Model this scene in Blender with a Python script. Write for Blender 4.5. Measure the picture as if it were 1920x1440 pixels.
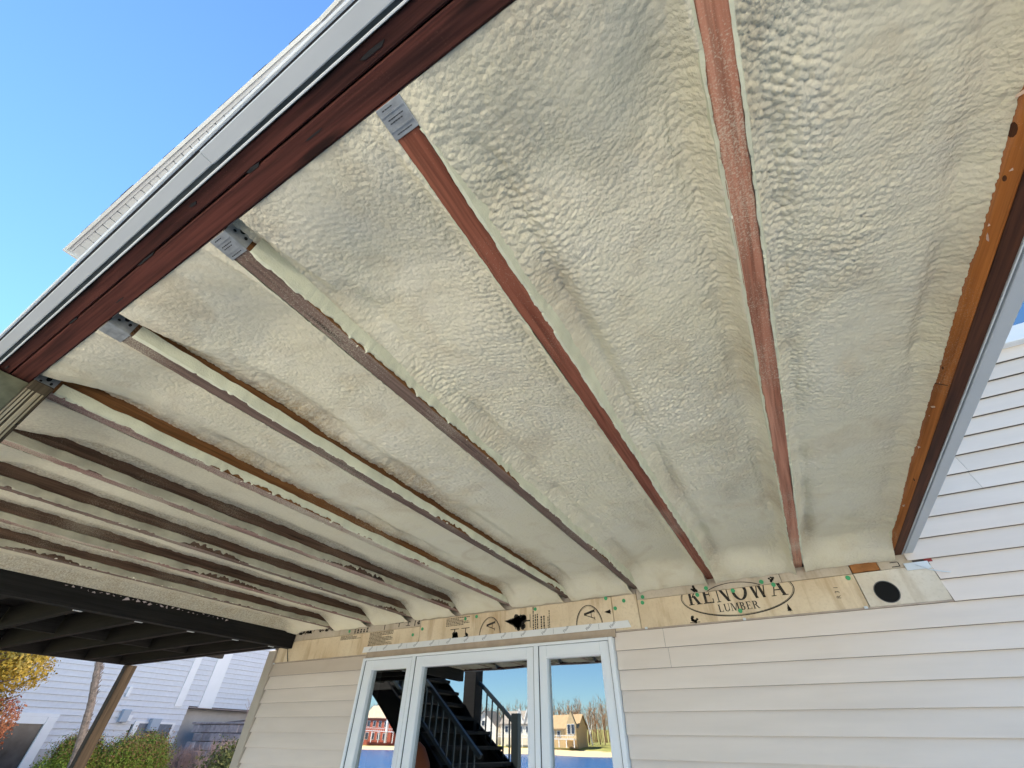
import bpy, bmesh, math, random
import numpy as np
from mathutils import Matrix, Vector

for o in list(bpy.data.objects):
    bpy.data.objects.remove(o)
SC = bpy.context.scene
COL = SC.collection
ZC = 1.65                       # camera height over the patio; all z below are relative to the camera

# ------------------------------------------------------------------ camera
def Rm(p, y, r):
    cp, sp, cy, sy, cr, sr = math.cos(p), math.sin(p), math.cos(y), math.sin(y), math.cos(r), math.sin(r)
    f = Vector((-sy * cp, cy * cp, sp)); r0 = Vector((cy, sy, 0)); u = r0.cross(f)
    return cr * r0 + sr * u, -sr * r0 + cr * u, f
cr_, cu_, cf_ = Rm(math.radians(41.62577), math.radians(30.68426), math.radians(1.05762))
cam = bpy.data.cameras.new('camera')
cam.sensor_width = 36.0
cam.sensor_fit = 'HORIZONTAL'
cam.lens = 36.0 * 758.17 / 1920.0
cam.clip_start = 0.02
cam.clip_end = 3000
camo = bpy.data.objects.new('camera', cam)
COL.objects.link(camo)
camo.matrix_world = Matrix(((cr_.x, cu_.x, -cf_.x, 0), (cr_.y, cu_.y, -cf_.y, 0), (cr_.z, cu_.z, -cf_.z, ZC), (0, 0, 0, 1)))
SC.camera = camo

# ------------------------------------------------------------------ world, sun, exposure
SUN_AZ = Vector((-0.93, 0.37)).normalized()
SUN_EL = math.radians(45)
world = bpy.data.worlds.new('World')
SC.world = world
world.use_nodes = True
wn = world.node_tree
wn.nodes.clear()
wo = wn.nodes.new('ShaderNodeOutputWorld')
wb = wn.nodes.new('ShaderNodeBackground')
sky = wn.nodes.new('ShaderNodeTexSky')
sky.sky_type = 'NISHITA'
sky.sun_disc = False
sky.sun_elevation = SUN_EL
sky.sun_rotation = math.atan2(SUN_AZ.x, SUN_AZ.y)
sky.air_density = 1.0
sky.dust_density = 0.0
sky.ozone_density = 1.6
wb.inputs[1].default_value = 0.05
tint = wn.nodes.new('ShaderNodeMix'); tint.data_type = 'RGBA'; tint.blend_type = 'MULTIPLY'; tint.inputs[0].default_value = 1.0
tint.inputs[7].default_value = (0.70, 0.93, 1.10, 1)      # white balance of the clear sky
wn.links.new(sky.outputs[0], tint.inputs[6])
wn.links.new(tint.outputs[2], wb.inputs[0])
wn.links.new(wb.outputs[0], wo.inputs[0])
sl = bpy.data.lights.new('sun', 'SUN')
sl.energy = 5.0
sl.angle = math.radians(0.5)
sl.color = (1.0, 0.93, 0.82)
so = bpy.data.objects.new('sun', sl)
COL.objects.link(so)
sd = Vector((SUN_AZ.x * math.cos(SUN_EL), SUN_AZ.y * math.cos(SUN_EL), math.sin(SUN_EL)))
so.rotation_euler = (-sd).to_track_quat('-Z', 'Y').to_euler()
so.location = (-20, 8, 25)
SC.cycles.max_bounces = 8
SC.view_settings.view_transform = 'Standard'
SC.view_settings.look = 'None'
SC.view_settings.gamma = 1.0
SC.view_settings.use_curve_mapping = False
SC.view_settings.exposure = 2.52

# ------------------------------------------------------------------ helpers
class MB:
    """collects verts and faces of one mesh"""
    def __init__(s):
        s.v = []; s.f = []; s.smooth = False
    def add(s, vs, fs):
        n = len(s.v); s.v += [tuple(v) for v in vs]; s.f += [tuple(i + n for i in f) for f in fs]
        return s
    def box(s, x0, x1, y0, y1, z0, z1):
        vs = [(x, y, z) for z in (z0, z1) for y in (y0, y1) for x in (x0, x1)]
        return s.add(vs, [(0, 2, 3, 1), (4, 5, 7, 6), (0, 1, 5, 4), (2, 6, 7, 3), (0, 4, 6, 2), (1, 3, 7, 5)])
    def bar(s, a, b, w, h=None, up=(0, 0, 1)):
        """square bar between two points"""
        h = h or w
        a = Vector(a); b = Vector(b); d = (b - a).normalized(); up = Vector(up)
        if abs(d.dot(up)) > .98: up = Vector((0, 1, 0))
        r = d.cross(up).normalized() * w / 2; u = r.cross(d).normalized() * h / 2
        vs = [p + sx * r + sz * u for p in (a, b) for sz in (-1, 1) for sx in (-1, 1)]
        return s.add(vs, [(0, 1, 3, 2), (4, 6, 7, 5), (0, 4, 5, 1), (2, 3, 7, 6), (0, 2, 6, 4), (1, 5, 7, 3)])
    def tube(s, pts, rad, n=8, caps=True):
        pts = [Vector(p) for p in pts]
        if not hasattr(rad, '__len__'): rad = [rad] * len(pts)
        base = len(s.v); ref = None
        for i, p in enumerate(pts):
            d = (pts[min(i + 1, len(pts) - 1)] - pts[max(i - 1, 0)]).normalized()
            if ref is None:
                ref = Vector((0, 0, 1)) if abs(d.z) < .9 else Vector((1, 0, 0))
            r = d.cross(ref).normalized(); u = r.cross(d).normalized(); ref = u
            for k in range(n):
                t = 2 * math.pi * k / n
                s.v.append(tuple(p + (r * math.cos(t) + u * math.sin(t)) * rad[i]))
        for i in range(len(pts) - 1):
            for k in range(n):
                a = base + i * n + k; b = base + i * n + (k + 1) % n
                s.f.append((a, b, b + n, a + n))
        if caps:
            s.f.append(tuple(base + k for k in range(n))[::-1]); s.f.append(tuple(base + (len(pts) - 1) * n + k for k in range(n)))
        return s
    def prism(s, poly, axis, a0, a1):
        """extrude a 2-D polygon along an axis; poly holds the two other coordinates in x,y,z order"""
        n = len(poly)
        def P(q, a):
            if axis == 0: return (a, q[0], q[1])
            if axis == 1: return (q[0], a, q[1])
            return (q[0], q[1], a)
        vs = [P(q, a0) for q in poly] + [P(q, a1) for q in poly]
        fs = [tuple(range(n)), tuple(range(2 * n - 1, n - 1, -1))] + [(i, i + n, (i + 1) % n + n, (i + 1) % n) for i in range(n)]
        return s.add(vs, fs)

def mesh_from(name, mb, mat, off=(0, 0, 0), bevel=0, fix=True):
    v = np.array(mb.v, float) - np.array(off)
    v_list = v.tolist()
    me = bpy.data.meshes.new(name)
    me.from_pydata(v_list, [], mb.f)
    if fix or bevel:
        bm = bmesh.new(); bm.from_mesh(me)
        if bevel:
            bmesh.ops.bevel(bm, geom=[e for e in bm.edges], offset=bevel, segments=1, affect='EDGES', clamp_overlap=True)
        bmesh.ops.recalc_face_normals(bm, faces=bm.faces)
        bm.to_mesh(me); bm.free()
    if mb.smooth:
        me.polygons.foreach_set('use_smooth', [True] * len(me.polygons))
    me.materials.append(mat)
    me.update()
    return me
BASE = {}
def thing(name, label, cat, loc=(0, 0, 0), group=None):
    o = bpy.data.objects.new(name, None); COL.objects.link(o)
    o.empty_display_size = .1
    o.location = (loc[0], loc[1], loc[2] + ZC)
    BASE[o.name] = Vector(loc)
    o['label'] = label; o['category'] = cat
    if group: o['group'] = group
    return o
def base_of(o):
    return BASE.get(o.name, Vector((0, 0, 0)))
def part(name, mb, mat, parent=None, bevel=0, label=None, fix=True, kind=None):
    """one mesh object; coordinates are camera-relative"""
    off = base_of(parent) if parent else Vector((0, 0, 0))
    o = bpy.data.objects.new(name, mesh_from(name, mb, mat, off, bevel, fix)); COL.objects.link(o)
    if parent:
        o.parent = parent; BASE[o.name] = off
    else:
        o.location.z = ZC; BASE[o.name] = Vector((0, 0, 0))
    if label: o['label'] = label
    if kind: o['kind'] = kind
    return o
def copy_part(src, parent, delta=(0, 0, 0), scale=None):
    c = src.copy(); COL.objects.link(c); c.parent = parent
    c.location = Vector(src.location) + Vector(delta)
    BASE[c.name] = BASE.get(src.name, Vector((0, 0, 0)))
    return c
def structure(name, mb, mat, fix=True):
    o = part(name, mb, mat, None, 0, None, fix); o['kind'] = 'structure'
    return o

# ------------------------------------------------------------------ numpy noise
def _hash(ix, iy, seed):
    h = (ix.astype(np.int64) * 374761393 + iy.astype(np.int64) * 668265263 + seed * 1442695041) & 0xFFFFFFFF
    h = ((h ^ (h >> 13)) * 1274126177) & 0xFFFFFFFF
    h = (h ^ (h >> 16)) & 0xFFFFFFFF
    return h / 4294967296.0
def vnoise(x, y, seed=0):
    ix = np.floor(x); iy = np.floor(y); fx = x - ix; fy = y - iy
    fx = fx * fx * fx * (fx * (fx * 6 - 15) + 10); fy = fy * fy * fy * (fy * (fy * 6 - 15) + 10)
    a = _hash(ix, iy, seed); b = _hash(ix + 1, iy, seed); c = _hash(ix, iy + 1, seed); d = _hash(ix + 1, iy + 1, seed)
    return (a + (b - a) * fx) * (1 - fy) + (c + (d - c) * fx) * fy - .5
def fbm(x, y, seed, oct=3):
    s = 0; a = 1
    for i in range(oct):
        s = s + a * vnoise(x * 2 ** i + 17 * i, y * 2 ** i - 31 * i, seed + i * 101); a *= .5
    return s
def worley(x, y, seed):
    """distance to the nearest and second nearest cell point"""
    ix = np.floor(x); iy = np.floor(y)
    d1 = np.full(x.shape, 9.0); d2 = np.full(x.shape, 9.0)
    for dx in (-1, 0, 1):
        for dy in (-1, 0, 1):
            px = ix + dx + .12 + .76 * _hash(ix + dx, iy + dy, seed); py = iy + dy + .12 + .76 * _hash(ix + dx, iy + dy, seed + 77)
            d = np.hypot(px - x, py - y)
            m = d < d1
            d2 = np.where(m, d1, np.minimum(d2, d)); d1 = np.where(m, d, d1)
    return d1, d2
def sstep(a, b, x):
    t = np.clip((x - a) / (b - a), 0, 1)
    return t * t * (3 - 2 * t)

# ------------------------------------------------------------------ materials
MATS = {}
def nt(name):
    m = bpy.data.materials.new(name); m.use_nodes = True
    t = m.node_tree; t.nodes.clear()
    out = t.nodes.new('ShaderNodeOutputMaterial'); b = t.nodes.new('ShaderNodeBsdfPrincipled')
    t.links.new(b.outputs[0], out.inputs[0])
    return m, t, b
def N(t, typ, **kw):
    n = t.nodes.new(typ)
    for k, v in kw.items():
        if k.startswith('i_'):
            key = k[2:]; n.inputs[int(key) if key.isdigit() else key].default_value = v
        else: setattr(n, k, v)
    return n
def noise(t, vec, scale, detail=4, rough=.55, dist=0):
    n = N(t, 'ShaderNodeTexNoise'); n.inputs['Scale'].default_value = scale; n.inputs['Detail'].default_value = detail
    n.inputs['Roughness'].default_value = rough; n.inputs['Distortion'].default_value = dist
    if vec is not None: t.links.new(vec, n.inputs['Vector'])
    return n.outputs[0]
def ramp(t, fac, stops):
    r = N(t, 'ShaderNodeValToRGB')
    el = r.color_ramp.elements
    while len(el) < len(stops): el.new(.5)
    for e, (p, c) in zip(el, stops):
        e.position = p; e.color = (c, c, c, 1) if not hasattr(c, '__len__') else (*c, 1)
    t.links.new(fac, r.inputs[0])
    return r.outputs[0]
def mixc(t, fac, a, b, mode='MIX'):
    m = N(t, 'ShaderNodeMix', data_type='RGBA', blend_type=mode)
    for sock, val in ((m.inputs[0], fac), (m.inputs[6], a), (m.inputs[7], b)):
        if hasattr(val, 'links'): t.links.new(val, sock)
        elif hasattr(val, '__len__'): sock.default_value = (*val, 1)
        else: sock.default_value = val
    return m.outputs[2]
def coords(t, scale=(1, 1, 1), kind='Object', loc=(0, 0, 0), rand=False):
    c = N(t, 'ShaderNodeTexCoord'); m = N(t, 'ShaderNodeMapping')
    m.inputs['Scale'].default_value = scale; m.inputs['Location'].default_value = loc
    v = c.outputs[kind]
    if rand:
        oi = N(t, 'ShaderNodeObjectInfo'); a = N(t, 'ShaderNodeVectorMath', operation='ADD')
        sc = N(t, 'ShaderNodeMath', operation='MULTIPLY'); sc.inputs[1].default_value = 37.0
        t.links.new(oi.outputs['Random'], sc.inputs[0]); t.links.new(v, a.inputs[0]); t.links.new(sc.outputs[0], a.inputs[1])
        v = a.outputs[0]
    t.links.new(v, m.inputs[0])
    return m.outputs[0]
def bump(t, b, h, strength, dist=.002):
    n = N(t, 'ShaderNodeBump'); n.inputs['Strength'].default_value = strength; n.inputs['Distance'].default_value = dist
    t.links.new(h, n.inputs['Height']); t.links.new(n.outputs[0], b.inputs['Normal'])
def objrand(t, amount, lo=1.0):
    oi = N(t, 'ShaderNodeObjectInfo'); mr = N(t, 'ShaderNodeMapRange')
    mr.inputs['To Min'].default_value = lo - amount; mr.inputs['To Max'].default_value = lo + amount
    t.links.new(oi.outputs['Random'], mr.inputs['Value'])
    return mr.outputs[0]
def simple(name, col, rough=.6, var=.08, nscale=6, metal=0, bstr=.0, bscale=200, spec=.3, rnd=0):
    m, t, b = nt(name)
    v = coords(t)
    n = noise(t, v, nscale, 5)
    c = ramp(t, n, [(.25, tuple(x * (1 - var) for x in col)), (.75, tuple(min(1, x * (1 + var)) for x in col))])
    if rnd:
        g = N(t, 'ShaderNodeHueSaturation'); t.links.new(objrand(t, rnd), g.inputs['Value']); t.links.new(c, g.inputs['Color']); c = g.outputs[0]
    t.links.new(c, b.inputs['Base Color'])
    b.inputs['Roughness'].default_value = rough; b.inputs['Metallic'].default_value = metal
    b.inputs['Specular IOR Level'].default_value = spec
    if bstr: bump(t, b, noise(t, v, bscale, 3), bstr)
    MATS[name] = m
    return m
def wood(name, dark, light, axis=1, spray=0.0, spraycol=(.62, .60, .47), rough=.75, grain=1.0, patch=None, zfade=None, knots=True):
    m, t, b = nt(name)
    sc = [26, 26, 26]; sc[axis] = 1.1
    v = coords(t, tuple(sc), rand=True)
    n1 = noise(t, v, 1.6, 6, .6, .6)
    sc2 = [150, 150, 150]; sc2[axis] = 4
    n2 = noise(t, coords(t, tuple(sc2), rand=True), 1.0, 3)
    c = ramp(t, n1, [(.28, dark), (.5, tuple((a + d) / 2 for a, d in zip(dark, light))), (.74, light)])
    c2 = ramp(t, n2, [(.36, .55), (.55, 1.0)])
    c = mixc(t, min(1, .75 * grain), c, c2, 'MULTIPLY')
    u = coords(t, rand=True)
    if knots:      # scattered dark knots, drawn out along the grain
        ks = [30, 30, 30]; ks[axis] = 3.2
        vk = N(t, 'ShaderNodeTexVoronoi'); vk.inputs['Scale'].default_value = 1.0; t.links.new(coords(t, tuple(ks), rand=True), vk.inputs['Vector'])
        pick = N(t, 'ShaderNodeMath', operation='GREATER_THAN'); pick.inputs[1].default_value = .72
        sk = N(t, 'ShaderNodeSeparateColor'); t.links.new(vk.outputs['Color'], sk.inputs[0]); t.links.new(sk.outputs[0], pick.inputs[0])
        kf = N(t, 'ShaderNodeMath', operation='MULTIPLY'); t.links.new(ramp(t, vk.outputs['Distance'], [(.10, .85), (.22, 0)]), kf.inputs[0]); t.links.new(pick.outputs[0], kf.inputs[1])
        c = mixc(t, kf.outputs[0], c, tuple(x * .35 for x in dark))
    if patch:
        pm = ramp(t, noise(t, u, 5, 4), [(.47, 0), (.62, 1)])
        c = mixc(t, pm, c, patch)
    if spray:
        big = noise(t, u, 3.2, 3); fine = noise(t, u, 420, 2)
        a = N(t, 'ShaderNodeMath', operation='ADD'); t.links.new(big, a.inputs[0]); t.links.new(fine, a.inputs[1])
        h2 = N(t, 'ShaderNodeMath', operation='MULTIPLY'); h2.inputs[1].default_value = .5; t.links.new(a.outputs[0], h2.inputs[0])
        f = ramp(t, h2.outputs[0], [(.60 - spray * .22, 0), (.76 - spray * .22, min(1, .35 + spray * .6))])
        c = mixc(t, f, c, spraycol)
    if zfade:      # foam mist settled on the wood above a wavy line
        sz = N(t, 'ShaderNodeSeparateXYZ'); t.links.new(coords(t), sz.inputs[0])
        za = N(t, 'ShaderNodeMath', operation='MULTIPLY_ADD'); za.inputs[1].default_value = .05; t.links.new(noise(t, coords(t), 7, 5, .65), za.inputs[0]); t.links.new(sz.outputs[2], za.inputs[2])
        zr2 = N(t, 'ShaderNodeMapRange'); zr2.inputs['From Min'].default_value = zfade[0]; zr2.inputs['From Max'].default_value = zfade[1]; zr2.inputs['To Max'].default_value = .8; t.links.new(za.outputs[0], zr2.inputs['Value'])
        zm = N(t, 'ShaderNodeMath', operation='MULTIPLY'); t.links.new(zr2.outputs[0], zm.inputs[0]); t.links.new(ramp(t, noise(t, coords(t), 300, 3), [(.35, .45), (.6, 1)]), zm.inputs[1])
        c = mixc(t, zm.outputs[0], c, (.42, .25, .19))
    g = N(t, 'ShaderNodeHueSaturation'); t.links.new(objrand(t, .12), g.inputs['Value']); t.links.new(c, g.inputs['Color'])
    t.links.new(g.outputs[0], b.inputs['Base Color'])
    b.inputs['Roughness'].default_value = rough; b.inputs['Specular IOR Level'].default_value = .2
    bump(t, b, n2, .5, .0015)
    MATS[name] = m
    return m

def foam_mat(fine=.75, dust=.62, dark_tones=((.36, .265, .15), (.36, .30, .235))):
    m, t, b = nt('spray foam')
    u = coords(t)
    n0 = noise(t, u, 2.3, 4); n1 = noise(t, u, 14, 4); n2 = noise(t, u, 260, 4); n3 = noise(t, u, 5.5, 5, .6, .8)
    c = ramp(t, n0, [(.3, (.685, .65, .505)), (.5, (.70, .67, .54)), (.7, (.70, .675, .565))])
    c = mixc(t, ramp(t, n1, [(.35, 0), (.75, .25)]), c, (.72, .68, .46))
    # old skin and settled dirt in brownish clouds
    c = mixc(t, ramp(t, n3, [(.52, 0), (.76, dust * .7)]), c, (.47, .375, .235))
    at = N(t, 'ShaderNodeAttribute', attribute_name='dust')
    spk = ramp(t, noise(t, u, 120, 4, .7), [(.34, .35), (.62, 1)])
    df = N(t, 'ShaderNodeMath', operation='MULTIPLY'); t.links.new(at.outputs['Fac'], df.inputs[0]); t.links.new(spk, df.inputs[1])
    dc = mixc(t, ramp(t, n1, [(.4, 0), (.6, 1)]), dark_tones[0], dark_tones[1])
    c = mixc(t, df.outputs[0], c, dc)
    c = mixc(t, ramp(t, n2, [(.3, .22), (.5, 0)]), c, (.50, .45, .35))
    t.links.new(c, b.inputs['Base Color'])
    b.inputs['Roughness'].default_value = .95; b.inputs['Specular IOR Level'].default_value = .04
    vo = N(t, 'ShaderNodeTexVoronoi', feature='F1'); vo.inputs['Scale'].default_value = 1.0
    va = N(t, 'ShaderNodeVectorMath', operation='MULTIPLY_ADD'); va.inputs[1].default_value = (.012, .012, 0)
    wn_ = N(t, 'ShaderNodeTexNoise'); wn_.inputs['Scale'].default_value = 18; t.links.new(u, wn_.inputs['Vector'])
    t.links.new(wn_.outputs[1], va.inputs[0]); t.links.new(u, va.inputs[2])
    vs_ = N(t, 'ShaderNodeMapping'); vs_.inputs['Scale'].default_value = (118, 132, 60); t.links.new(va.outputs[0], vs_.inputs[0]); t.links.new(vs_.outputs[0], vo.inputs['Vector'])
    ad = N(t, 'ShaderNodeMath', operation='MULTIPLY_ADD'); ad.inputs[1].default_value = -1.3
    t.links.new(vo.outputs['Distance'], ad.inputs[0]); t.links.new(n2, ad.inputs[2])
    # the fine relief comes and goes over the surface
    mk = ramp(t, noise(t, coords(t, loc=(3, 7, 0)), 3.4, 3), [(.36, .22), (.60, 1)])
    mm = N(t, 'ShaderNodeMath', operation='MULTIPLY'); t.links.new(ad.outputs[0], mm.inputs[0]); t.links.new(mk, mm.inputs[1])
    bump(t, b, mm.outputs[0], fine, .0035)
    MATS['foam'] = m
    return m
FOAM = foam_mat(.62)
FOAM_M = foam_mat(.42, .7)
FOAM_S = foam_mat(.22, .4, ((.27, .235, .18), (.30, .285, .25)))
SKIN = simple('foam skin', (.62, .63, .49), .9, .16, 14, bstr=.6, bscale=260, spec=.05)
SKIN2 = simple('dirty shaded foam skin', (.40, .385, .30), .9, .3, 10, bstr=.6, bscale=260, spec=.05)  # darker skin for the left bays, dirt and shade both in the colour
CRUMB = simple('foam crumbs', (.78, .76, .64), .7, .1, 20)
W_RED = wood('red stained joist', (.15, .042, .025), (.36, .135, .085), 1, .25, patch=None)
W_ROSE = wood('rosy joist with overspray', (.27, .10, .06), (.50, .245, .165), 1, .42, patch=None)
W_GREY = wood('grey brown joist', (.085, .055, .045), (.26, .18, .15), 1, .36)
W_MAUVE = wood('weathered mauve joist', (.15, .075, .06), (.36, .225, .20), 1, .6)
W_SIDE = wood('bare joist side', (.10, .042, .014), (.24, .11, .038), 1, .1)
W_SIDE2 = wood('shaded bare joist side', (.04, .025, .017), (.14, .085, .058), 1, .34, spraycol=(.38, .34, .27))  # darker copy for the left joists, shadow put into the wood colour
W_BEAM = wood('dark red beam', (.020, .007, .007), (.135, .042, .032), 0, .06, spraycol=(.30, .13, .10), grain=1.3)
W_RIM = wood('orange brown rim', (.21, .064, .013), (.46, .165, .042), 1, .08, grain=.7, zfade=(.055, .095))
W_RIMD = wood('dark brown rim edge', (.030, .011, .006), (.135, .048, .021), 1, 0)
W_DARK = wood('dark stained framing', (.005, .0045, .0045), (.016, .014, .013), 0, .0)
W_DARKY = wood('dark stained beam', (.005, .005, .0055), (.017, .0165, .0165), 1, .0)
W_POST = wood('treated post', (.035, .026, .018), (.10, .078, .05), 2, 0, grain=1.0)
W_RIDGE = wood('pale post grain', (.24, .20, .13), (.42, .36, .25), 2, 0, grain=.7)
W_POST2 = wood('weathered landing post', (.035, .026, .018), (.105, .078, .052), 2, 0)
GALV = simple('galvanised steel', (.36, .39, .42), .45, .25, 60, metal=.55, spec=.5, bstr=.1)
SLOT = simple('hanger slot', (.02, .02, .022), .9, .1)
TRIM = simple('grey aluminium trim', (.47, .515, .56), .45, .04, 8, spec=.45)
TRIMD = simple('trim recess', (.085, .105, .11), .6, .1, 8)
TRIML = simple('pale trim lip', (.62, .67, .71), .45, .05, 8)
SOFFIT = simple('vinyl soffit', (.50, .545, .60), .5, .04, 8, rnd=.03)
SHINGLE = simple('dark shingle', (.055, .055, .06), .9, .3, 60, rnd=.3)
GROUNDC = simple('patio concrete', (.58, .55, .49), .9, .12, 3, bstr=.3, bscale=120)

def siding_mat(name, col, rnd=.035, dirt=.25):
    m, t, b = nt(name)
    v = coords(t, (1.0, 8, 8)); u = coords(t, rand=True)
    n = noise(t, v, 2.2, 5)
    c = ramp(t, n, [(.3, tuple(x * .95 for x in col)), (.7, tuple(x * 1.04 for x in col))])
    # wood-grain emboss
    gr = noise(t, coords(t, (9, 90, 190), rand=True), 1.0, 4)
    c = mixc(t, ramp(t, noise(t, u, 1.7, 5, .6), [(.55, 0), (.8, dirt)]), c, tuple(x * y for x, y in zip(col, (.80, .74, .66))))
    g = N(t, 'ShaderNodeHueSaturation'); t.links.new(objrand(t, rnd), g.inputs['Value']); t.links.new(c, g.inputs['Color'])
    t.links.new(g.outputs[0], b.inputs['Base Color'])
    b.inputs['Roughness'].default_value = .55; b.inputs['Specular IOR Level'].default_value = .3
    lo = noise(t, coords(t, (1.3, 1, 6), rand=True), 2.0, 2)
    la = N(t, 'ShaderNodeMath', operation='MULTIPLY_ADD'); la.inputs[1].default_value = 6.0; t.links.new(lo, la.inputs[0]); t.links.new(gr, la.inputs[2])
    bump(t, b, la.outputs[0], .16, .001)
    return m
SIDE = siding_mat('beige vinyl siding', (.73, .65, .585))
SIDE_D = siding_mat('dusty beige siding', (.60, .515, .44), .03, .9)
LAPDARK_N = simple('dark lap shade behind the neighbour siding', (.03, .03, .035), .95, .1)  # neighbour wall coloured dark so its lap gaps look shadowed
FELT = simple('dark lap shade behind the siding', (.12, .11, .105), .95, .1)  # wall behind the boards darkened to paint in the lap shadows
SIDE_N = siding_mat('pale neighbour siding', (.63, .665, .72), .02, .05)
TRIM_N = simple('white corner trim', (.78, .81, .84), .5, .03)
CORNER = simple('taupe corner post', (.42, .375, .32), .5, .06)
def sheath_mat(name, a, bcol, stain=.6):
    m, t, b = nt(name)
    u = coords(t, rand=True); s = coords(t, (14, 14, 2.2), rand=True)
    c = ramp(t, noise(t, u, 4, 5), [(.3, a), (.7, bcol)])
    c = mixc(t, ramp(t, noise(t, s, 1.0, 5, .6), [(.52, 0), (.72, stain)]), c, tuple(x * y for x, y in zip(a, (.62, .52, .40))))
    c = mixc(t, ramp(t, noise(t, u, 90, 3), [(.3, .25), (.5, 0)]), c, tuple(x * .72 for x in a))
    t.links.new(c, b.inputs['Base Color']); b.inputs['Roughness'].default_value = .85
    bump(t, b, noise(t, u, 160, 3), .25, .001)
    return m
SHEATH = sheath_mat('tan wall sheathing', (.62, .485, .32), (.76, .65, .48), .75)
SHEATH2 = sheath_mat('greyish sheathing strip', (.47, .40, .31), (.60, .53, .43), .5)
SHEATHW = sheath_mat('pale sheathing patch', (.58, .50, .38), (.74, .69, .60), .5)
def ink_mat():
    m, t, b = nt('black print')
    u = coords(t)
    f = ramp(t, noise(t, u, 190, 4, .7), [(.54, 0), (.66, .75)])
    f2 = ramp(t, noise(t, u, 16, 3), [(.45, .25), (.7, 1)])
    mm = N(t, 'ShaderNodeMath', operation='MULTIPLY'); t.links.new(f, mm.inputs[0]); t.links.new(f2, mm.inputs[1])
    t.links.new(mixc(t, mm.outputs[0], (.02, .018, .017), (.55, .44, .30)), b.inputs['Base Color']); b.inputs['Roughness'].default_value = .9
    return m
INK = ink_mat()
GREEN = simple('green cap nail', (.07, .38, .17), .5, .1)
TAPE = simple('white flashing tape', (.74, .76, .78), .4, .04, 20)
TAPEINK = simple('grey tape print', (.16, .18, .22), .6, .1)
VINYL = simple('white window vinyl', (.76, .80, .85), .35, .02, 8, spec=.5)
GASKET = simple('window gasket', (.04, .05, .06), .6, .1)
BLACK = simple('dark hole', (.006, .006, .006), .9, .1)
ROOM = simple('dim interior', (.028, .027, .026), .9, .2, 2)
MULCH = simple('mulch bed', (.13, .095, .08), .95, .5, 30, bstr=1, bscale=60)
LAWN = simple('autumn lawn', (.20, .19, .07), .95, .3, 2, bstr=.6, bscale=40)
SAND = simple('beach sand', (.55, .42, .26), .95, .15, 1)
CONC = simple('foundation concrete', (.44, .45, .47), .9, .15, 4, bstr=.4, bscale=40)
BLOCK = simple('retaining block', (.44, .38, .39), .95, .35, 12, bstr=1, bscale=40, rnd=.18)
GREYBOX = simple('grey utility box', (.36, .43, .52), .5, .05)
def glass_mat():
    m = bpy.data.materials.new('window glass'); m.use_nodes = True
    t = m.node_tree; t.nodes.clear()
    out = t.nodes.new('ShaderNodeOutputMaterial'); mx = t.nodes.new('ShaderNodeMixShader')
    gl = t.nodes.new('ShaderNodeBsdfGlossy'); gl.inputs['Roughness'].default_value = .0; gl.inputs['Color'].default_value = (.93, .97, 1, 1)
    tr = t.nodes.new('ShaderNodeBsdfTransparent'); tr.inputs['Color'].default_value = (.30, .36, .36, 1)
    nz = N(t, 'ShaderNodeTexNoise'); nz.inputs['Scale'].default_value = 1.6; nz.inputs['Detail'].default_value = 1
    co = N(t, 'ShaderNodeTexCoord'); t.links.new(co.outputs['Object'], nz.inputs['Vector'])
    bp = N(t, 'ShaderNodeBump'); bp.inputs['Strength'].default_value = .07; bp.inputs['Distance'].default_value = .02
    t.links.new(nz.outputs[0], bp.inputs['Height']); t.links.new(bp.outputs[0], gl.inputs['Normal'])
    mx.inputs[0].default_value = .38
    t.links.new(tr.outputs[0], mx.inputs[1]); t.links.new(gl.outputs[0], mx.inputs[2]); t.links.new(mx.outputs[0], out.inputs[0])
    return m
GLASS = glass_mat()
def leaf_mat(name, cols, scale=3):
    m, t, b = nt(name)
    v = coords(t)
    n = noise(t, v, scale, 4); f = noise(t, v, 60, 2)
    a = N(t, 'ShaderNodeMath', operation='ADD'); t.links.new(n, a.inputs[0]); t.links.new(f, a.inputs[1])
    h = N(t, 'ShaderNodeMath', operation='MULTIPLY'); h.inputs[1].default_value = .5; t.links.new(a.outputs[0], h.inputs[0])
    c = ramp(t, h.outputs[0], [(.34 + .32 * i / (len(cols) - 1), c) for i, c in enumerate(cols)])
    t.links.new(c, b.inputs['Base Color']); b.inputs['Roughness'].default_value = .6; b.inputs['Specular IOR Level'].default_value = .2
    return m

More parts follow.
